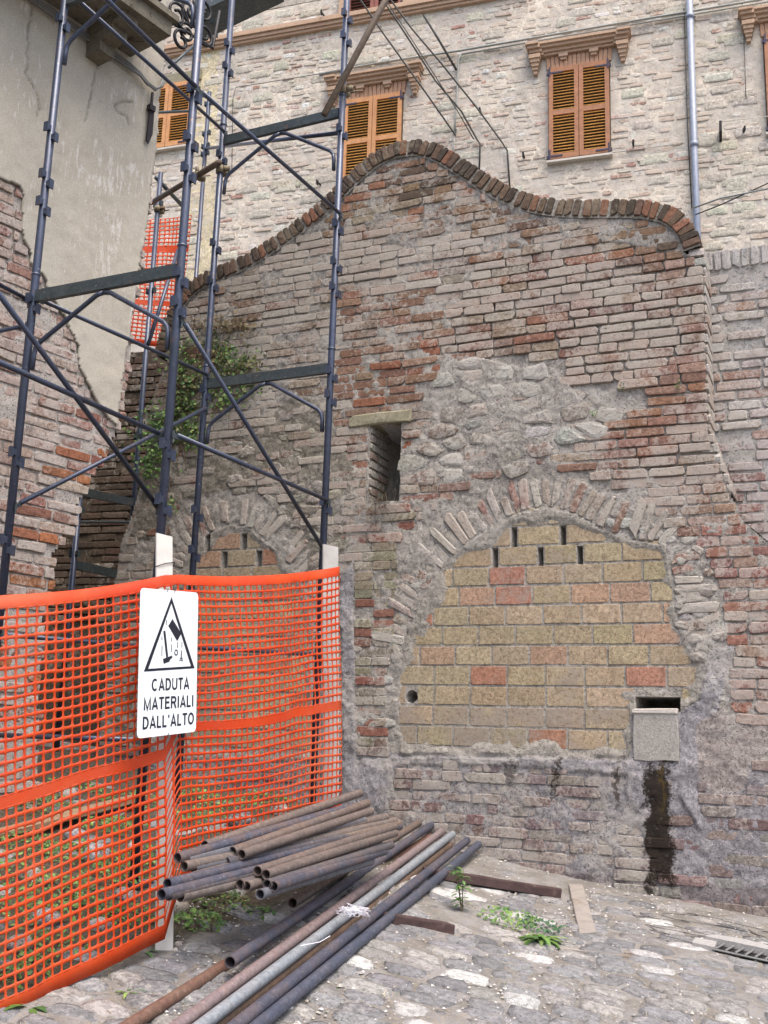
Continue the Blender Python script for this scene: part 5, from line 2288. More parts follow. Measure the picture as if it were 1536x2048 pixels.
def net(path, pitch, name, label, amp, seed, bands, top_sag=0.0, hole=.36, parent=None):
    """path: list of (x, y, z_bottom, z_top); rounded holes cut in a draped sheet"""
    path = np.array(path, float)
    seg = np.hypot(np.diff(path[:, 0]), np.diff(path[:, 1]))
    cum = np.concatenate([[0], np.cumsum(seg)])
    S = cum[-1]
    H = float(np.mean(path[:, 3]-path[:, 2]))
    ncol = int(S/pitch)
    rows = []
    y = 0.0
    nrow = int(round(H/pitch))
    edges = [0.0]
    solid = []
    for r in range(nrow):
        hh = pitch
        if r == nrow-1 and 'top' in bands:
            edges.append(edges[-1]+hh)
            solid.append(False)
            edges.append(edges[-1]+bands['top']*pitch)
            solid.append(True)
            break
        if r in bands:
            edges.append(edges[-1]+bands[r]*pitch)
            solid.append(True)
        edges.append(edges[-1]+hh)
        solid.append(False)
    edges = np.array(edges)/edges[-1]
    V, Fc = [], []
    sx = S/ncol
    K_ = 12

    def outer_inner(s0, s1, t0, t1, rg):
        cs, ct = (s0+s1)/2, (t0+t1)/2
        o, i = [], []
        hs, ht = (s1-s0)/2, (t1-t0)/2
        k1, k2 = (hole+.055)*rg.uniform(.9, 1.1)*2, (hole+.0)*rg.uniform(.88, 1.1)*2
        for (a, b) in ((-1, -1), (-.4, -1), (.4, -1), (1, -1), (1, -.4), (1, .4), (1, 1), (.4, 1), (-.4, 1), (-1, 1), (-1, .4), (-1, -.4)):
            o.append((cs+a*hs, ct+b*ht))
            an = math.atan2(b, a)
            ca, sa = math.cos(an), math.sin(an)
            e = .6
            i.append((cs+hs*k1*math.copysign(abs(ca)**e, ca), ct+ht*k2*math.copysign(abs(sa)**e, sa)))
        return o, i
    rg = random.Random(seed)
    ST = []
    for r in range(len(solid)):
        t0, t1 = edges[r], edges[r+1]
        for c in range(ncol):
            s0, s1 = c*sx, (c+1)*sx
            b0 = len(ST)
            if solid[r]:
                ST += [(s0, t0), (s1, t0), (s1, t1), (s0, t1)]
                Fc.append((b0, b0+1, b0+2, b0+3))
            else:
                o, i = outer_inner(s0, s1, t0, t1, rg)
                ST += o+i
                for k in range(K_):
                    k2 = (k+1) % K_
                    Fc.append((b0+k, b0+k2, b0+K_+k2, b0+K_+k))
    ST = np.array(ST)
    s, t = ST[:, 0], ST[:, 1]
    # slack of the weave
    s2 = s+(fbm(s*3+seed, t*4, 3)-.5)*.03
    t2 = t+(fbm(s*2.2+seed*3, t*3+7, 3)-.5)*.03*(t*(1-t)*4)
    s2 = np.clip(s2, 0, S)
    X = np.interp(s2, cum, path[:, 0])
    Y = np.interp(s2, cum, path[:, 1])
    if path.shape[1] > 4:
        X = X*t2+np.interp(s2, cum, path[:, 4])*(1-t2)
        Y = Y*t2+np.interp(s2, cum, path[:, 5])*(1-t2)
    Zb = np.interp(s2, cum, path[:, 2])
    Zt = np.interp(s2, cum, path[:, 3])
    if top_sag:
        for a, b in zip(cum, cum[1:]):
            m = (s2 >= a) & (s2 <= b)
            q = (s2[m]-a)/(b-a)
            Zt[m] -= top_sag*(b-a)*4*q*(1-q)
    Z = Zb+(Zt-Zb)*t2
    # out-of-plane drape
    k = np.clip(np.searchsorted(cum, s2, 'right')-1, 0, len(seg)-1)
    dx, dy = np.diff(path[:, 0])[k]/seg[k], np.diff(path[:, 1])[k]/seg[k]
    nx_, ny_ = dy, -dx
    fix = np.ones_like(s2)
    for c_ in cum[1:-1]:
        fix *= 1-.85*np.exp(-((s2-c_)/.10)**2)
    off = ((fbm(s2*1.6+seed, t2*1.1, 2)-.5)*2.4*amp+(fbm(s2*7+seed, t2*2.2+3, 2)-.5)*.7*amp+np.sin(t2*6+s2*2)*.25*amp)*fix
    X = X+nx_*off
    Y = Y+ny_*off
    me = bpy.data.meshes.new(name)
    me.from_pydata(np.stack([X, Y, Z], -1).tolist(), [], Fc)
    me.polygons.foreach_set('use_smooth', [True]*len(me.polygons))
    o = link(name, me, M_net, None, label=label, cat='safety mesh')
    md = o.modifiers.new('weld', 'WELD')
    md.merge_threshold = .0006
    md = o.modifiers.new('thickness', 'SOLIDIFY')
    md.thickness = .0018
    return o


SA = at_dist(330, 1150, 4.70)
SA_b = at_dist(331, 1878, 4.70)
SL = at_dist(0, 1190, 4.18)
SL_b = at_dist(0, 2036, 4.18)
SB = at_dist(678, 1133, 5.80)
SB_b = at_dist(684, 1690, 5.80)
SM = SA+(SB-SA)*.05
SM_b = SA_b+(SB_b-SA_b)*.05
SM_b[2] = at_dist(350, 1770, math.hypot(SM[0], SM[1]))[2]
ex = SL+(SL-SA)*1.1
ex_b = SL_b+(SL_b-SA_b)*1.1
net([(ex[0], ex[1], ex_b[2], ex[2], ex_b[0], ex_b[1]), (SL[0], SL[1], SL_b[2], SL[2], SL_b[0], SL_b[1]), (SA[0], SA[1], SA_b[2], SA[2], SA_b[0], SA_b[1]), (SM[0], SM[1], SM_b[2], SM[2], SM_b[0], SM_b[1]), (SB[0], SB[1], SB_b[2], SB[2], SB_b[0], SB_b[1])],
    .0415, 'safety_mesh', 'bright orange plastic safety mesh stretched between wooden stakes before the scaffolding', .030, 5, {0: 1.35, 17: .95, 'top': 1.2}, .02)
q0, q1 = at_dist(284, 560, 10.5), at_dist(372, 560, 10.9)
zt0, zt1 = at_dist(290, 452, 10.5)[2], at_dist(368, 428, 10.9)[2]
zb0, zb1 = at_dist(268, 690, 10.5)[2], at_dist(330, 700, 10.9)[2]
net([(q0[0]-.3, q0[1]-.1, zb0, zt0), ((q0[0]+q1[0])/2, (q0[1]+q1[1])/2-.05, (zb0+zb1)/2, (zt0+zt1)/2), (q1[0], q1[1], zb1, zt1)],
    .052, 'safety_mesh', 'orange mesh hanging in the gap between the plastered house and the curved wall', .03, 9, {0: 1.2, 9: .9, 21: 1.4}, .02, .33)

M_stake = simple('raw_pale_wood', (222, 218, 210), .8, var=.12, scale=9, bump=.3, c2=(206, 198, 184), mottle=-.06)


M_stake_g = simple('grey_weathered_wood', (188, 184, 178), .8, var=.15, scale=9, bump=.3, c2=(160, 152, 142), mottle=-.06)


def stake(x_px, y_top, y_bot, d, wid, thick, face, label, mat=None):
    top = at_dist(x_px[0], y_top, d)
    bot = at_dist(x_px[1], y_bot, d)
    bot[2] = gz(bot[0], bot[1])-.05
    f = np.array([face[0], face[1], 0.0])
    f /= np.linalg.norm(f)
    sd = np.cross(Zv, f)
    mb = MB()
    ch = .004
    prof = [(-wid/2+ch, -thick/2), (wid/2-ch, -thick/2), (wid/2, -thick/2+ch), (wid/2, thick/2-ch), (wid/2-ch, thick/2), (-wid/2+ch, thick/2), (-wid/2, thick/2-ch), (-wid/2, -thick/2+ch)]
    vs = []
    n = 9
    for k in range(n):
        t = k/(n-1)
        c = bot*(1-t)+top*t+sd*.004*math.sin(t*5)
        for j, (a, b) in enumerate(prof):
            dz = (-.012 if (k == n-1 and a > 0) else 0)
            vs.append(c+sd*a+f*b+Zv*dz)
    m = len(prof)
    fs = [(k*m+i, k*m+(i+1) % m, (k+1)*m+(i+1) % m, (k+1)*m+i) for k in range(n-1) for i in range(m)]
    fs.append(tuple((n-1)*m+i for i in range(m)))
    mb.add(vs, fs)
    t_ = empty('wooden_stake', label, 'stake')
    mb.build('post', mat or M_stake, t_)
    mb = MB()
    c = at_dist(x_px[0], y_top+62, d)
    w2, t2 = wid/2+.003, thick/2+.003
    mb.tube([c+sd*w2+f*t2+Zv*.012, c+f*(t2+.003)+Zv*.004, c-sd*w2+f*t2-Zv*.012, c-sd*w2-f*t2, c+sd*w2-f*t2, c+sd*w2+f*t2+Zv*.012], .0022, 5)
    mb.build('tie_wire', M_dark, t_)


stake((330, 330), 1068, 1890, 4.79, .074, .03, (.25, -1), 'pale wooden stake carrying the white warning sign')
stake((662, 660), 1090, 1715, 5.89, .088, .03, (.2, -1), 'greyish wooden stake at the wall end of the orange mesh', M_stake_g)

# warning sign
M_white = simple('white_sign_enamel', (238, 244, 248), .35, 0, .03, 8, .02, k=.92, c2=(214, 218, 218), mottle=-.08, spec=.5)
M_black = simple('black_sign_print', (30, 32, 44), .5, 0, .1, 40, .02, k=.9)
sg = empty('warning_sign', 'white falling-materials warning sign with black triangle wired to the orange mesh', 'sign')
sc_ = at_dist(338, 1324, 4.585)
ua = math.radians(25)
Ux = np.array([math.sin(ua), math.cos(ua), 0])
Nz = np.array([math.cos(ua), -math.sin(ua), 0])
rt = math.radians(5.0)
X_ = Ux*math.cos(rt)+Zv*math.sin(rt)
Y_ = -Ux*math.sin(rt)+Zv*math.cos(rt)
SW, SH = .405, .60


def sp(x, y, z=0.0):
    """sign coordinates: x 0..1 from left, y 0..1 from top"""
    return sc_+X_*(x-.5)*SW+Y_*(.5-y)*SH+Nz*z


def flat(mb, poly, z0, z1):
    n = len(poly)
    vs = [sp(x, y, z1) for x, y in poly]+[sp(x, y, z0) for x, y in poly]
    mb.add(vs, [tuple(range(n)), tuple(reversed(range(n, 2*n)))]+[(i, n+i, n+(i+1) % n, (i+1) % n) for i in range(n)])


r = .05
pl_ = []
for (cx, cy, a0) in ((1-r, r*SW/SH, -90), (1-r, 1-r*SW/SH, 0), (r, 1-r*SW/SH, 90), (r, r*SW/SH, 180)):
    for k in range(6):
        an = math.radians(a0+18*k)
        pl_.append((cx+r*math.cos(an), cy+r*SW/SH*math.sin(an)))
mb = MB()
flat(mb, pl_, -.0012, .0012)
mb.build('plate', M_white, sg)
mb = MB()
tri = [(.515, .045), (.955, .548), (.075, .562)]
cx, cy = np.mean([p[0] for p in tri]), np.mean([p[1] for p in tri])
tin = [(.515, .092), (.885, .532), (.150, .543)]
vs = [sp(x, y, .002) for x, y in tri+tin]+[sp(x, y, .0012) for x, y in tri+tin]
mb.add(vs, [(i, (i+1) % 3, 3+(i+1) % 3, 3+i) for i in range(3)]+[(6+i, i, 3+i, 9+i) for i in range(0)])
mb.build('warning_triangle', M_black, sg)
mb = MB()
for poly in ([(.54, .20), (.70, .30), (.63, .355), (.47, .25)], [(.385, .287), (.42, .283), (.478, .462), (.445, .47)],
             [(.39, .478), (.545, .455), (.55, .472), (.515, .482), (.50, .498), (.405, .512)],
             [(.700, .42), (.716, .42), (.716, .472), (.700, .472)], [(.68, .472), (.736, .472), (.736, .478), (.68, .478)],
             [(.676, .484), (.69, .484), (.69, .496), (.676, .496)], [(.700, .478), (.716, .478), (.716, .496), (.700, .496)], [(.726, .484), (.74, .484), (.74, .496), (.726, .496)]):
    flat(mb, poly, .0013, .0021)
for (x, y0, y1) in ((.44, .208, .243), (.365, .325, .35), (.37, .385, .458), (.53, .33, .358), (.532, .378, .43), (.635, .362, .402), (.715, .36, .4)):
    flat(mb, [(x-.005, y0), (x+.005, y0), (x+.005, y1), (x-.005, y1)], .0013, .0021)
hx = [(.615+.036*math.cos(k*math.pi/3), .435+.024*math.sin(k*math.pi/3)) for k in range(6)]
hi = [(.615+.020*math.cos(k*math.pi/3), .435+.0135*math.sin(k*math.pi/3)) for k in range(6)]
mb.add([sp(x, y, .0021) for x, y in hx+hi], [(i, (i+1) % 6, 6+(i+1) % 6, 6+i) for i in range(6)])
mb.build('pictogram', M_black, sg)
def arc_(cx, cy, rx, ry, a0, a1, n=12):
    return [(cx+rx*math.cos(math.radians(a0+(a1-a0)*k/n)), cy+ry*math.sin(math.radians(a0+(a1-a0)*k/n))) for k in range(n+1)]


# strokes in a unit box (x right, y up), stroke half-width hw
GLYPH = {
    'C': (.74, [arc_(.37, .5, .31, .43, 48, 312, 20)]), 'A': (.74, [[(.06, 0), (.37, .95), (.68, 0)], [(.17, .29), (.57, .29)]]),
    'D': (.72, [[(.30, .07), (.09, .07), (.09, .93), (.30, .93)], arc_(.30, .5, .33, .43, 90, -90, 14)]),
    'U': (.72, [[(.09, 1), (.09, .34)]+arc_(.36, .34, .27, .27, 180, 360, 12)+[(.63, .34), (.63, 1)]]),
    'T': (.62, [[(.0, .93), (.62, .93)], [(.31, .93), (.31, 0)]]), 'M': (.86, [[(.09, 0), (.09, .96), (.43, .06), (.77, .96), (.77, 0)]]),
    'E': (.62, [[(.60, .07), (.09, .07), (.09, .93), (.58, .93)], [(.09, .52), (.54, .52)]]),
    'R': (.72, [[(.09, 0), (.09, .93), (.40, .93)], arc_(.40, .71, .21, .22, 90, -90, 10), [(.40, .49), (.09, .49)], [(.42, .49), (.64, 0)]]),
    'I': (.24, [[(.12, 0), (.12, 1)]]), 'L': (.56, [[(.09, 1), (.09, .07), (.54, .07)]]), 'O': (.78, [arc_(.39, .5, .32, .43, 0, 360, 26)]),
    "'": (.22, [[(.11, 1), (.09, .74)]])}


def stroke_poly(mb, pts, hw, fx):
    pts = [np.array(p, float) for p in pts]
    closed = np.linalg.norm(pts[0]-pts[-1]) < 1e-6
    if closed:
        pts = pts[:-1]
    n = len(pts)
    lft, rgt = [], []
    for i in range(n):
        a = pts[i-1] if (i > 0 or closed) else None
        b = pts[(i+1) % n] if (i < n-1 or closed) else None
        d1 = (pts[i]-a) if a is not None else (b-pts[i])
        d2 = (b-pts[i]) if b is not None else d1
        d1 = d1/np.linalg.norm(d1)
        d2 = d2/np.linalg.norm(d2)
        m = d1+d2
        m = m/np.linalg.norm(m)
        k = hw/max(.45, np.dot(m, d1))
        nn_ = np.array([-m[1], m[0]])
        lft.append(pts[i]+nn_*k)
        rgt.append(pts[i]-nn_*k)
    vs = [fx(p) for p in lft]+[fx(p) for p in rgt]
    fs = [(i, (i+1) % n, n+(i+1) % n, n+i) for i in range(n if closed else n-1)]
    mb.add(vs, fs)


for txt, x0, x1, y0, y1 in (("CADUTA", .215, .86, .612, .694), ("MATERIALI", .09, .945, .738, .82), ("DALL'ALTO", .08, .955, .862, .944)):
    line = bpy.data.objects.new('lettering', None)
    COL.objects.link(line)
    line.parent = sg
    tot = sum(GLYPH[c][0]+.13 for c in txt)-.13
    cur = 0.0
    for c in txt:
        w_, strokes = GLYPH[c]
        mb = MB()
        for q_, stx in enumerate(strokes):
            stroke_poly(mb, stx, .092, lambda p: sp(x0+(x1-x0)*(cur+p[0])/tot, y1+(y0-y1)*p[1], .0021+.00012*q_))
        mb.build('letter', M_black, line)
        cur += w_+.13
mb = MB()
for (x, y) in ((.44, -.01), (.57, -.01), (.50, .985)):
    mb.tube([sp(x, y, -.01), sp(x+.01, y+.004, .004), sp(x-.01, y+.022, .003)], .0016, 5)
mb.build('tie_wire', M_dark, sg)

# ------------------------------------------------------------------ steel tubes on the ground
def pipe_material(name):
    t = NT(name)
    P = t.pos()
    oi = t.n('ShaderNodeObjectInfo')
    n1 = t.noise(P, 6, 7, .7)
    n2 = t.noise(P, 45, 6, .7)
    n3 = t.noise(P, 160, 3, .6)
    c = t.mix(t.math('MULTIPLY', t.ramp(n1, .42, .62), oi.outputs['Alpha']), oi.outputs['Color'], alb((122, 98, 82)))
    c = t.mix(1.0, c, t.ramp(n2, .25, .75, .68, 1.3), 'MULTIPLY')
    c = t.mix(t.ramp(n2, .62, .74, 0, .7), c, alb((186, 180, 172)))
    c = t.mix(t.ramp(n3, .64, .72, 0, .6), c, alb((200, 192, 180)))
    t.bump(t.math('ADD', n2, n3), .35, .004)
    return t.out(c, t.ramp(n1, .3, .7, .45, .8), .35, .5)


M_tube = pipe_material('weathered_steel_tube')


def hollow(mb, a, b, r, ri, n=14):
    a, b = np.asarray(a, float), np.asarray(b, float)
    d = (b-a)/np.linalg.norm(b-a)
    e = min(.25, np.linalg.norm(b-a)*.3)
    mb.tube([a, b], r, n, False)
    mb.tube([a+d*e, a], ri, n, False)
    mb.tube([b-d*e, b], ri, n, False)
    mb.tube([a, a+d*.00005], [r, ri], n, False)
    mb.tube([b-d*.00005, b], [ri, r], n, False)
    # plugs deep inside so that light does not pass
    mb.tube([a+d*e, a+d*(e+.001)], ri, n)


tubes = []


def pipe(near, far, col, rust, label, group=None, r=.0242):
    a, b = np.asarray(near), np.asarray(far)
    mb = MB()
    d = (b-a)/np.linalg.norm(b-a)
    hollow(mb, a, b, r, r-.0035)
    o = mb.build('steel_tube', M_tube, None, True, label=label, cat='tube', group=group)
    o.color = (*alb(col), rust)
    tubes.append((a, b))
    return o


def lift(P, h):
    P = P.copy()
    P[2] = max(P[2], gz(P[0], P[1])+h)
    return P


DK, BR, GR, PK = (82, 84, 98), (116, 104, 98), (112, 113, 120), (142, 126, 126)
# long tubes of the slanting bundle, far end pixel and where they leave the picture
bund = [((585, 1806), (837, 1640), BR, .6, 'short brown tube lying on the upper edge of the slanting bundle', .095),
        ((460, 1925), (865, 1643), DK, .35, 'dark tube with open end halfway along the slanting bundle', .09),
        ((283, 2036), (860, 1668), (118, 86, 74), .8, 'rust-brown tube on the fence side of the slanting bundle', .03),
        ((362, 2048), (884, 1657), PK, .3, 'pinkish brown tube inside the slanting bundle beside the pale one', .085),
        ((408, 2048), (905, 1663), (150, 156, 162), .2, 'pale galvanised tube, the lightest of the slanting bundle', .085),
        ((436, 2048), (899, 1686), (104, 88, 76), .8, 'rusty tube sunk between the pale tube and a dark one', .04),
        ((476, 2048), (934, 1675), DK, .3, 'dark tube second from the cobbled side of the slanting bundle', .085),
        ((520, 2048), (957, 1683), (78, 84, 100), .15, 'blue-black tube on the cobbled edge of the slanting bundle', .06)]
for (n_, f_, c, rust, lab, hh) in bund:
    far = on_ground(f_[0], f_[1]+6, hh)
    far[2] = max(far[2], gz(far[0], far[1])+.03)
    near = on_ground(n_[0], n_[1], hh)
    d = near-far
    if n_[1] > 2030:
        near = near+d*.12
    near[2] = max(near[2], gz(near[0], near[1])+.026)
    pipe(near, far, c, rust, lab, None)

heap = [((410, 1691), (720, 1586)), ((465, 1703), (735, 1606)), ((483, 1709), (742, 1622)), ((427, 1713), (772, 1634)), ((355, 1716), (700, 1614)), ((373, 1719), (728, 1640)),
        ((397, 1722), (760, 1650)), ((440, 1719), (790, 1642)), ((452, 1724), (800, 1652)), ((412, 1728), (752, 1662)), ((387, 1735), (735, 1668)), ((368, 1733), (716, 1660)),
        ((387, 1754), (798, 1646)), ((433, 1764), (770, 1668)), ((335, 1768), (690, 1680)), ((323, 1789), (670, 1700)), ((337, 1790), (690, 1704)), ((361, 1793), (705, 1712)),
        ((480, 1769), (760, 1690)), ((493, 1773), (775, 1692)), ((515, 1742), (792, 1652)), ((532, 1749), (790, 1666)), ((534, 1769), (782, 1690)), ((547, 1773), (770, 1702)), ((520, 1789), (742, 1722))]
rg = random.Random(17)
for k, (n_, f_) in enumerate(heap):
    def md(x):
        return 1.0/(1/4.70+(1/5.80-1/4.70)*(x-331)/(680-331))
    near = at_dist(*n_, md(n_[0])-.15-(n_[1]-1690)*.0022-max(0, n_[0]-430)*.003)
    far = at_dist(*f_, md(f_[0])-.13-max(0, f_[1]-1586)*.0016)
    far[2] = max(far[2], gz(far[0], far[1])+.025)
    near[2] = max(near[2], gz(near[0], near[1])+.03)
    c = rg.choice([DK, GR, BR, (96, 92, 96), (120, 110, 104)])
    lab = 'steel tube in the splayed heap beside the orange mesh'
    grp = 'steel tubes in the splayed heap'
    if k == 0:
        lab, grp = 'topmost brown tube of the splayed heap, leaning along the orange mesh', None
        c = BR
    if k == 12:
        lab, grp = 'long grey-brown tube lying across the front of the splayed heap', None
        c = (128, 112, 100)
    pipe(near, far, c, rg.uniform(.1, .6), lab, grp, .0215)

# ------------------------------------------------------------------ boards, drain, debris
M_tim = simple('dark_old_timber', (74, 56, 54), .85, 0, .3, 22, .4, c2=(110, 90, 82), mottle=-.05)
M_tim2 = simple('grey_weathered_plank', (150, 142, 134), .85, 0, .2, 16, .35, c2=(124, 110, 96))


def board(a, b, wid, thick, mat, label, name='timber_board', roll=0.0, end_cut=.02):
    a, b = np.asarray(a, float), np.asarray(b, float)
    d = b-a
    L = np.linalg.norm(d)
    d /= L
    s = np.cross(d, Zv)
    s /= np.linalg.norm(s)
    u = np.cross(s, d)
    s, u = s*math.cos(roll)+u*math.sin(roll), u*math.cos(roll)-s*math.sin(roll)
    n = 8
    vs, fs = [], []
    rg = random.Random(int(L*1000))
    for k in range(n):
        t = k/(n-1)
        c = a+d*L*t
        for (p, q) in ((-1, 0), (1, 0), (1, .85), (.9, 1), (-.9, 1), (-1, .85)):
            e = d*(end_cut*p*(1 if k == n-1 else 0))
            vs.append(c+s*p*wid/2*(1+rg.uniform(-.03, .03))+u*q*thick*(1+rg.uniform(-.05, .05))+e)
    m = 6
    for k in range(n-1):
        for i in range(m):
            fs.append((k*m+i, k*m+(i+1) % m, (k+1)*m+(i+1) % m, (k+1)*m+i))
    fs += [tuple(reversed(range(m))), tuple((n-1)*m+i for i in range(m))]
    mb = MB()
    mb.add(vs, fs)
    return mb.build(name, mat, label=label, cat='board')


board(on_ground(845, 1752), on_ground(1112, 1794), .06, .052, M_tim, 'dark squared timber at the wall foot under the tube ends')
board(on_ground(740, 1838), on_ground(898, 1866), .06, .045, M_tim, 'short dark timber poking out from under the slanting tubes')
board(on_ground(1151, 1775), on_ground(1176, 1874), .088, .022, M_tim2, 'grey weathered plank lying end-on towards the wall', 'plank')
board(on_ground(1248, 1908), on_ground(1400, 1930), .035, .012, M_tim2, 'thin bleached strip of wood beside the drain', 'wood_strip')
board(on_ground(1118, 1899), on_ground(1262, 1916), .05, .012, M_tim2, 'flat bleached lath trodden into the paving', 'wood_strip')
board(on_ground(-40, 1690)+Zv*.02, on_ground(285, 1612)+Zv*.05, .12, .03, simple('brown_board', (150, 122, 96), .85, 0, .2, 30, .3), 'brown board lying behind the orange mesh', 'plank')

dr = empty('drain', 'round-backed stone drain with a small iron grate near the wall', 'drain')
M_drain = simple('grey_drain_stone', (160, 157, 154), .9, 0, .18, 70, .4)
gc = on_ground(1486, 1908)
gx = WA.U
gy = -WA.n
mb = MB()
pts = []
for k in range(13):
    an = math.pi*k/12
    pts.append((.19*math.cos(an), .02+.10*math.sin(an)))
pts += [(-.19, .015), (.19, .015)]
pts = [p for i, p in enumerate(pts[:13])]
n = len(pts)


def gpt(u, v, h):
    P = gc+gx*u+gy*v
    P[2] = gz(P[0], P[1])+h
    return P


mb.add([gpt(u, v, .045) for u, v in pts]+[gpt(u, v, -.05) for u, v in pts], [tuple(range(n))]+[(i, n+i, n+(i+1) % n, (i+1) % n) for i in range(n)])
mb.build('stone_cover', M_drain, dr)
mb = MB()
for (u0, u1, v0, v1) in ((-.24, -.13, -.10, .018), (.16, .30, -.10, .018)):
    mb = MB()
    mb.add([gpt(u, v, h) for h in (.03, -.05) for u, v in ((u0, v0), (u1, v0), (u1, v1), (u0, v1))], [(0, 1, 2, 3), (0, 4, 5, 1), (1, 5, 6, 2), (2, 6, 7, 3), (3, 7, 4, 0)])
    mb.build('kerb_stone', M_drain, dr)
M_pit = simple('drain_hole_shade', (30, 28, 28), .95)  # flat dark sheet, painted as the shaded depth under the grate
mb = MB()
mb.add([gpt(u, v, .012) for u, v in ((-.13, -.10), (.16, -.10), (.16, .018), (-.13, .018))], [(0, 1, 2, 3)])
mb.build('pit', M_pit, dr)
for k in range(6):
    mb = MB()
    u = -.105+.048*k
    mb.tube([gpt(u-.02, -.10, .022), gpt(u+.012, .016, .026)], .006, 6)
    mb.build('grate_bar', M_cable, dr)
mb = MB()
mb.tube([gpt(-.14, -.10, .018), gpt(.17, -.10, .018)], .006, 6)
mb.build('grate_frame', M_cable, dr)

# loops of old wire by the drain
rg = random.Random(41)
wt = MB()
for k in range(4):
    c = on_ground(1440+rg.uniform(-70, 60), 1880+rg.uniform(-22, 18))
    R1, R2 = rg.uniform(.22, .48), rg.uniform(.07, .17)
    a0 = rg.uniform(0, 6.28)
    pts = []
    for i in range(22):
        an = a0+rg.uniform(3.4, 4.8)*i/21
        u, v = R1*math.cos(an), R2*math.sin(an)
        P = c+gx*u+gy*v
        P[2] = gz(P[0], P[1])+.022+.012*math.sin(i*.5+k)
        pts.append(P)
    wt.tube(pts, .0014, 4)
wt.build('wire_tangle', M_dark, label='loose loops of thin rusty wire lying over the drain', cat='wire')

# white string caught on the tubes
M_str = simple('white_string', (226, 224, 232), .8)
st = MB()
rg = random.Random(43)
base = on_ground(706, 1834, .13)
for k in range(11):
    pts = []
    a0 = rg.uniform(0, 6.3)
    for i in range(9):
        an = a0+i*rg.uniform(.4, .8)
        pts.append(base+gx*(.09*math.cos(an)*rg.uniform(.3, 1))+gy*(.05*math.sin(an))+Zv*(rg.uniform(-.005, .04)+.016*i/9))
    st.tube(pts, .0016, 4)
st.build('string', M_str, label='tangle of white string caught on the slanting tubes', cat='string')
st = MB()
st.tube([on_ground(600, 1892, .105), on_ground(640, 1884, .115), on_ground(660, 1872, .12)], .0018, 4)
st.build('string', M_str, label='single loose white thread lying across the slanting tubes', cat='string')

M_lump = masonry('plaster_lump', False, lime=(214, 206, 196), bump=.8)


def lump(P, r, rg, col, name, label, cat, group=None, squash=.7):
    mb = MB()
    n, m = 9, 6
    vs = []
    for i in range(1, m):
        ph = math.pi*i/m
        for k in range(n):
            an = 2*math.pi*k/n
            rr = r*rg.uniform(.75, 1.12)
            vs.append(np.asarray(P)+np.array([rr*math.sin(ph)*math.cos(an), rr*math.sin(ph)*math.sin(an), rr*squash*math.cos(ph)]))
    vs.append(np.asarray(P)+Zv*r*squash)
    vs.append(np.asarray(P)-Zv*r*squash)
    fs = []
    for i in range(m-2):
        for k in range(n):
            fs.append((i*n+k, (i+1)*n+k, (i+1)*n+(k+1) % n, i*n+(k+1) % n))
    for k in range(n):
        fs.append((k, (k+1) % n, (m-1)*n))
        fs.append(((m-2)*n+(k+1) % n, (m-2)*n+k, (m-1)*n+1))
    mb.add(vs, fs)
    o = mb.build(name, M_lump, None, True, label=label, cat=cat, group=group)
    o.color = (*alb(col), .4)
    return o


rg = random.Random(47)
lump(on_ground(357, 1826)+Zv*.03, .055, rg, (196, 186, 172), 'plaster_lump', 'whitish lump of old plaster under the tube ends by the stake', 'lump', None, 1.1)
lump(on_ground(356, 1893)+Zv*.008, .02, rg, (200, 194, 188), 'pebble', 'small round pale pebble on the paving near the stake foot', 'pebble')
lump(on_ground(575, 2022)+Zv*.012, .025, rg, (226, 222, 222), 'pebble', 'white angular pebble beside the blue-black tube', 'pebble')
for (px_, py_, r_, c_) in ((150, 1680, .07, (150, 146, 150)), (60, 1760, .06, (150, 144, 140)), (190, 1720, .085, (160, 158, 162)), (170, 1640, .05, (176, 174, 178)), (250, 1800, .06, (146, 140, 138)),
                          (90, 1850, .07, (140, 136, 140)), (200, 1860, .055, (168, 164, 164)), (40, 1900, .06, (150, 140, 136)), (140, 1600, .08, (120, 116, 120)), (270, 1700, .05, (172, 168, 166)), (30, 1560, .09, (132, 122, 116)), (480, 1650, .09, (110, 106, 108)), (560, 1630, .08, (120, 114, 112))):
    lump(on_ground(px_, py_)+Zv*r_*.3, r_, rg, c_, 'rubble_stone', 'grey rubble stone lying among weeds behind the orange mesh', 'stone', 'rubble stones behind the orange mesh')

# ------------------------------------------------------------------ plants
def leaf_material(name, c1, c2, c3):
    t = NT(name)
    a = t.n('ShaderNodeAttribute', attribute_name='Col')
    P = t.pos()
    c = t.mix(1.0, a.outputs['Color'], t.ramp(t.noise(P, 60, 3, .6), .3, .7, .8, 1.2), 'MULTIPLY')
    m = t.out(c, .55, 0, .4)
    tr = t.n('ShaderNodeBsdfTranslucent')
    t.l(c, tr.inputs['Color'])
    mx = t.n('ShaderNodeMixShader')
    mx.inputs[0].default_value = .25
    t.l(t.b.outputs[0], mx.inputs[1])
    t.l(tr.outputs[0], mx.inputs[2])
    t.l(mx.outputs[0], t.t.nodes['Material Output'].inputs['Surface'])
    return m


M_leaf = leaf_material('leaf', None, None, None)
M_stem = simple('stem', (110, 96, 70), .8)
GREENS = [(96, 142, 54), (116, 160, 64), (76, 122, 56), (140, 172, 78), (106, 150, 76)]
OLIVES = [(96, 108, 48), (120, 120, 60), (84, 92, 46), (70, 96, 44), (140, 130, 70)]
TANS = [(176, 156, 116), (160, 138, 98), (190, 172, 134), (146, 126, 92)]


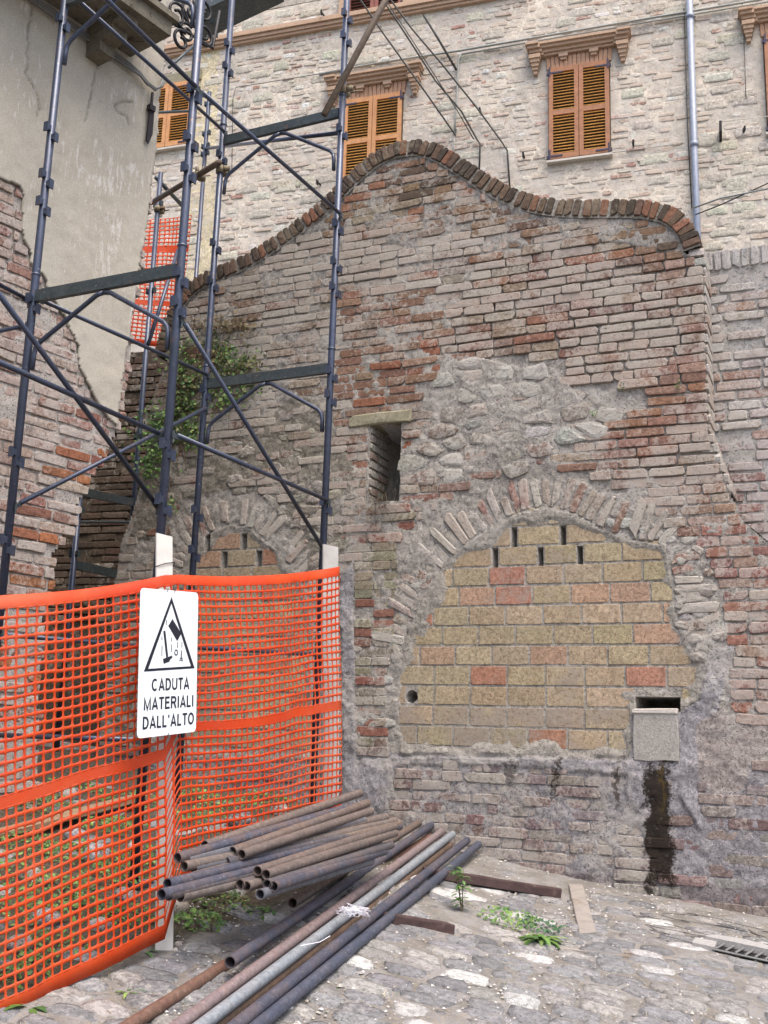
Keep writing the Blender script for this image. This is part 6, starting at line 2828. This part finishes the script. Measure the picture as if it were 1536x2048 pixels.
def blade(mb, base, d, L, w, bend, col, n=4):
    """narrow leaf rising from base along d, bending down"""
    d = np.asarray(d, float)
    d /= np.linalg.norm(d)
    s = np.cross(d, Zv)
    if np.linalg.norm(s) < 1e-3:
        s = np.array([1.0, 0, 0])
    s /= np.linalg.norm(s)
    vs = []
    p = np.asarray(base, float).copy()
    for k in range(n+1):
        t = k/n
        ww = w*math.sin(math.pi*min(1, .12+t*.88))*.5 if k < n else .0004
        vs += [p-s*ww, p+s*ww]
        d = d-Zv*bend/n
        d /= np.linalg.norm(d)
        p = p+d*L/n
    mb.add(vs, [(2*k, 2*k+1, 2*k+3, 2*k+2) for k in range(n)], (*col, 1))


def leaflet(mb, c, nrm, up, s, col):
    nrm = np.asarray(nrm, float)
    nrm /= np.linalg.norm(nrm)
    up = up-nrm*np.dot(up, nrm)
    up /= np.linalg.norm(up)
    sd = np.cross(nrm, up)
    vs = [c-up*s*.5, c+sd*s*.36-up*s*.12+nrm*s*.06, c+sd*s*.26+up*s*.25, c+up*s*.55-nrm*s*.08, c-sd*s*.26+up*s*.25, c-sd*s*.36-up*s*.12+nrm*s*.06]
    mb.add(vs, [(0, 1, 2, 5), (5, 2, 3, 4)], (*col, 1))


def plant(P, label, kind, rg, size=.12, n=14, cols=GREENS, group=None, name='weed'):
    t = empty(name, label, 'weed', group)
    mb = MB()
    P = np.asarray(P)
    if kind == 'rosette':
        for k in range(n):
            an = 2*math.pi*k/n+rg.uniform(-.25, .25)
            blade(mb, P+np.array([math.cos(an), math.sin(an), 0])*.008, (math.cos(an), math.sin(an), rg.uniform(.35, 1.0)), size*rg.uniform(.7, 1.15), size*.22, rg.uniform(.9, 1.6), jitcol(rg.choice(cols), rg, .2))
    elif kind == 'tall':
        for st_ in range(3):
            top = P+np.array([rg.uniform(-.3, .3)*size, rg.uniform(-.3, .3)*size, size*rg.uniform(.8, 1.2)])
            for k in range(n):
                q = rg.uniform(.15, 1)
                an = rg.uniform(0, 6.28)
                blade(mb, P*(1-q)+top*q, (math.cos(an), math.sin(an), rg.uniform(.1, .9)), size*.34*rg.uniform(.6, 1.1), size*.08, 1.0, jitcol(rg.choice(cols), rg, .2), 3)
            sb = MB()
            sb.tube([P, (P+top)/2, top], [.003, .0025, .001], 5)
            sb.build('stem', M_stem, t)
    else:
        for k in range(n):
            an = rg.uniform(0, 6.28)
            rr = size*math.sqrt(rg.random())
            c = P+np.array([rr*math.cos(an), rr*math.sin(an), 0])
            c[2] = gz(c[0], c[1])+rg.uniform(.005, size*.55)*(1-rr/size*.6)
            leaflet(mb, c, (rg.uniform(-.6, .6), -.4+rg.uniform(-.5, .5), rg.uniform(.4, 1)), np.array([rg.uniform(-1, 1), rg.uniform(-1, 1), rg.uniform(0, .6)]), rg.uniform(.012, .03), jitcol(rg.choice(cols), rg, .25))
    mb.build('leaves', M_leaf, t)
    return t


rg = random.Random(101)
plant(on_ground(1083, 1888)+Zv*.02, 'leafy green rosette growing at the edge of the cobbles', 'rosette', rg, .15, 26, GREENS)
plant(on_ground(924, 1826), 'tall narrow-leaved weed beside the dark timber', 'tall', rg, .2, 24, GREENS)
plant(on_ground(1020, 1848), 'low spreading weed on the paving beside the grey plank', 'low', rg, .17, 170, GREENS)
plant(on_ground(1085, 1858), 'patch of tiny-leaved green weed below the short plank', 'low', rg, .13, 90, [(60, 104, 66), (74, 120, 72)])
plant(on_ground(285, 1906), 'broad-leaved seedling growing against the orange mesh foot', 'rosette', rg, .10, 8, [(120, 160, 90), (100, 146, 80)])
plant(on_ground(400, 1850), 'bushy weed under the overhanging tube ends', 'low', rg, .12, 160, GREENS)
plant(on_ground(440, 1812), 'leafy weed in the shade of the splayed heap', 'low', rg, .14, 170, OLIVES+GREENS)
plant(on_ground(310, 1880), 'grassy tuft at the foot of the sign stake', 'rosette', rg, .10, 26, [(70, 110, 70), (90, 126, 70)])
plant(on_ground(420, 1868), 'small feathery weed on the cobbles by the stake', 'tall', rg, .07, 12, OLIVES)
plant(on_ground(60, 2015), 'wispy weed growing under the mesh hem', 'rosette', rg, .12, 12, GREENS)
plant(on_ground(255, 1985), 'flat little weed between two cobbles near the tubes', 'rosette', rg, .07, 9, GREENS)
plant(on_ground(520, 1830), 'thin weed showing below the short tube ends', 'low', rg, .08, 50, GREENS)
for (px_, py_, s_, n_) in ((20, 1590, .22, 240), (90, 1620, .24, 260), (150, 1580, .2, 200), (60, 1700, .2, 220), (160, 1720, .2, 220), (230, 1660, .2, 240), (260, 1610, .22, 240), (120, 1790, .18, 200), (30, 1840, .18, 180),
                          (230, 1760, .18, 200), (180, 1830, .16, 160), (100, 1900, .15, 140), (290, 1720, .16, 160), (250, 1840, .14, 120), (40, 1950, .14, 110), (400, 1640, .2, 200), (470, 1620, .2, 200), (540, 1600, .18, 160), (380, 1600, .2, 180), (10, 1760, .2, 180)):
    plant(on_ground(px_, py_), 'green weed growing behind the orange mesh', 'low', rg, s_, n_, GREENS+OLIVES[:1], 'weeds behind the orange mesh')

# dry grass and gravel between the cobbles
mb = MB()
rg = random.Random(103)
cnt = 0
while cnt < 3400:
    px_, py_ = rg.uniform(0, 1560), rg.uniform(1790, 2060)
    dens = float(fbm(np.array(px_/70), np.array(py_/30), 3))
    if dens < .47 or (px_ < 340 and py_ < 1900):
        continue
    r_ = ray(px_, py_)
    d_ = (_gs[0]-CAM[2])/(r_[2]-_gs[1]*r_[0]-_gs[2]*r_[1])
    P = CAM+r_*d_
    if float(np.dot(P-WA.O, WA.n)) < .08:
        continue
    P[2] = gz(P[0], P[1])+rg.uniform(.0, .012)
    an = rg.uniform(0, 6.28)
    L = rg.uniform(.02, .06)
    blade(mb, P, (math.cos(an), math.sin(an), rg.uniform(.1, .7)), L, rg.uniform(.0012, .003), rg.uniform(.4, 1.2), jitcol(rg.choice(TANS if rg.random() < .93 else GREENS), rg, .2), 2)
    cnt += 1
mb.build('dry_grass', M_leaf, label='dry straw-coloured grass scattered between the cobbles', cat='grass', kind='stuff')
M_grav = masonry('gravel_chip', True, lime=(220, 216, 210), bump=.3)
mb = MB()
cnt = 0
while cnt < 2600:
    px_, py_ = rg.uniform(330, 1560), rg.uniform(1700, 2060)
    r_ = ray(px_, py_)
    d_ = (_gs[0]-CAM[2])/(r_[2]-_gs[1]*r_[0]-_gs[2]*r_[1])
    P = CAM+r_*d_
    dw = float(np.dot(P-WA.O, WA.n))
    if dw < .03 or (dw > 1.0 and rg.random() < .6):
        continue
    P[2] = gz(P[0], P[1])+.004
    s_ = rg.uniform(.003, .010)*(1.6 if rg.random() < .06 else 1)
    vs = [P+np.array([s_*rg.uniform(.6, 1.3)*a, s_*rg.uniform(.6, 1.3)*b, s_*.7*c]) for a, b, c in ((1, 0, 0), (0, 1, 0), (-1, 0, 0), (0, -1, 0), (0, 0, 1))]
    c = rg.choice([(214, 210, 206), (176, 170, 164), (150, 144, 138), (196, 186, 172)])
    mb.add(vs, [(0, 1, 4), (1, 2, 4), (2, 3, 4), (3, 0, 4)], (*jitcol(c, rg), .2))
    cnt += 1
mb.build('gravel', M_grav, label='pale gravel and mortar crumbs strewn over the paving', cat='gravel', kind='stuff')

# ------------------------------------------------------------------ creeper on the wall
iv = empty('creeper', 'green creeper hanging over the shaded end of the curved brick wall', 'creeper')
mb = MB()
rg = random.Random(107)
clusters = [((368, 720), (18, 45), 260, GREENS+OLIVES), ((372, 800), (26, 60), 620, GREENS+OLIVES), ((330, 850), (34, 40), 420, GREENS), ((312, 910), (26, 34), 240, GREENS), ((460, 720), (34, 22), 260, OLIVES+GREENS),
            ((470, 765), (40, 28), 330, GREENS+OLIVES), ((462, 655), (44, 14), 240, [(120, 100, 60), (104, 92, 56), (132, 112, 70)]), ((430, 690), (26, 22), 150, OLIVES), ((500, 740), (22, 30), 150, OLIVES), ((395, 870), (20, 30), 160, GREENS),
            ((300, 940), (14, 30), 120, GREENS), ((345, 1015), (9, 10), 60, GREENS), ((405, 770), (34, 40), 240, OLIVES), ((455, 800), (22, 20), 110, GREENS)]
for (cx, cy), (sx_, sy_), n_, cols in clusters:
    for k in range(int(n_*.62)):
        px_, py_ = rg.gauss(cx, sx_*.75), rg.gauss(cy, sy_*.62)
        u_, v_ = A(px_, py_)
        c = WA.w(u_, v_, rg.uniform(.012, .07))
        leaflet(mb, c, WA.n+np.array([rg.uniform(-.7, .7), rg.uniform(-.5, .5), rg.uniform(-.2, .8)]), np.array([rg.uniform(-.7, .7), rg.uniform(-.3, .3), rg.uniform(-1, .5)]), rg.uniform(.022, .042), jitcol(rg.choice(cols), rg, .25))
mb.build('leaves', M_leaf, iv, kind='stuff')
for k in range(9):
    a = A(360+rg.uniform(-30, 20), 940+rg.uniform(-60, 20))
    b = A(rg.uniform(340, 500), rg.uniform(660, 760))
    pts = []
    for i in range(7):
        t = i/6
        pts.append(WA.w(a[0]*(1-t)+b[0]*t+rg.uniform(-.03, .03), a[1]*(1-t)+b[1]*t+rg.uniform(-.02, .02), .012+.012*rg.random()))
    m2 = MB()
    m2.tube(pts, .003, 5)
    m2.build('stem', M_stem, iv)
# withered plant in the slot
dp_ = empty('dry_plant', 'withered twiggy plant filling the foot of the wall slot', 'plant')
mb = MB()
for k in range(420):
    px_ = rg.gauss(762, 17)
    py_ = rg.gauss(1000, 26)
    u_, v_ = A(px_, py_)
    inside = slot[0]+.01 < u_ < slot[1]-.01 and v_ > slot[2]
    c = WA.w(u_, v_, rg.uniform(-.12, .03) if inside else rg.uniform(.012, .05))
    an = rg.uniform(0, 6.28)
    blade(mb, c, (math.cos(an), -.3, math.sin(an)), rg.uniform(.02, .07), .004, rg.uniform(0, 1), jitcol(rg.choice([(92, 78, 58), (124, 106, 78), (70, 60, 48), (150, 130, 96)]), rg, .2), 2)
mb.build('twigs', M_leaf, dp_, kind='stuff')
for (px_, py_, lab) in ((1190, 828, 'tiny green tuft beside the oval wall stone'), (1244, 776, 'tiny yellow-green tuft in the brick joint above the oval stone'), (1356, 772, 'tiny green tuft in a joint near the wall end')):
    t_ = empty('wall_tuft', lab, 'weed')
    mb = MB()
    for k in range(16):
        u_, v_ = A(px_+rg.gauss(0, 4), py_+rg.gauss(0, 4))
        leaflet(mb, WA.w(u_, v_, rg.uniform(.008, .03)), WA.n+np.array([rg.uniform(-.7, .7), 0, rg.uniform(-.2, .8)]), np.array([rg.uniform(-1, 1), 0, rg.uniform(-1, 1)]), rg.uniform(.008, .016), jitcol(rg.choice(OLIVES+GREENS), rg, .2))
    mb.build('leaves', M_leaf, t_)
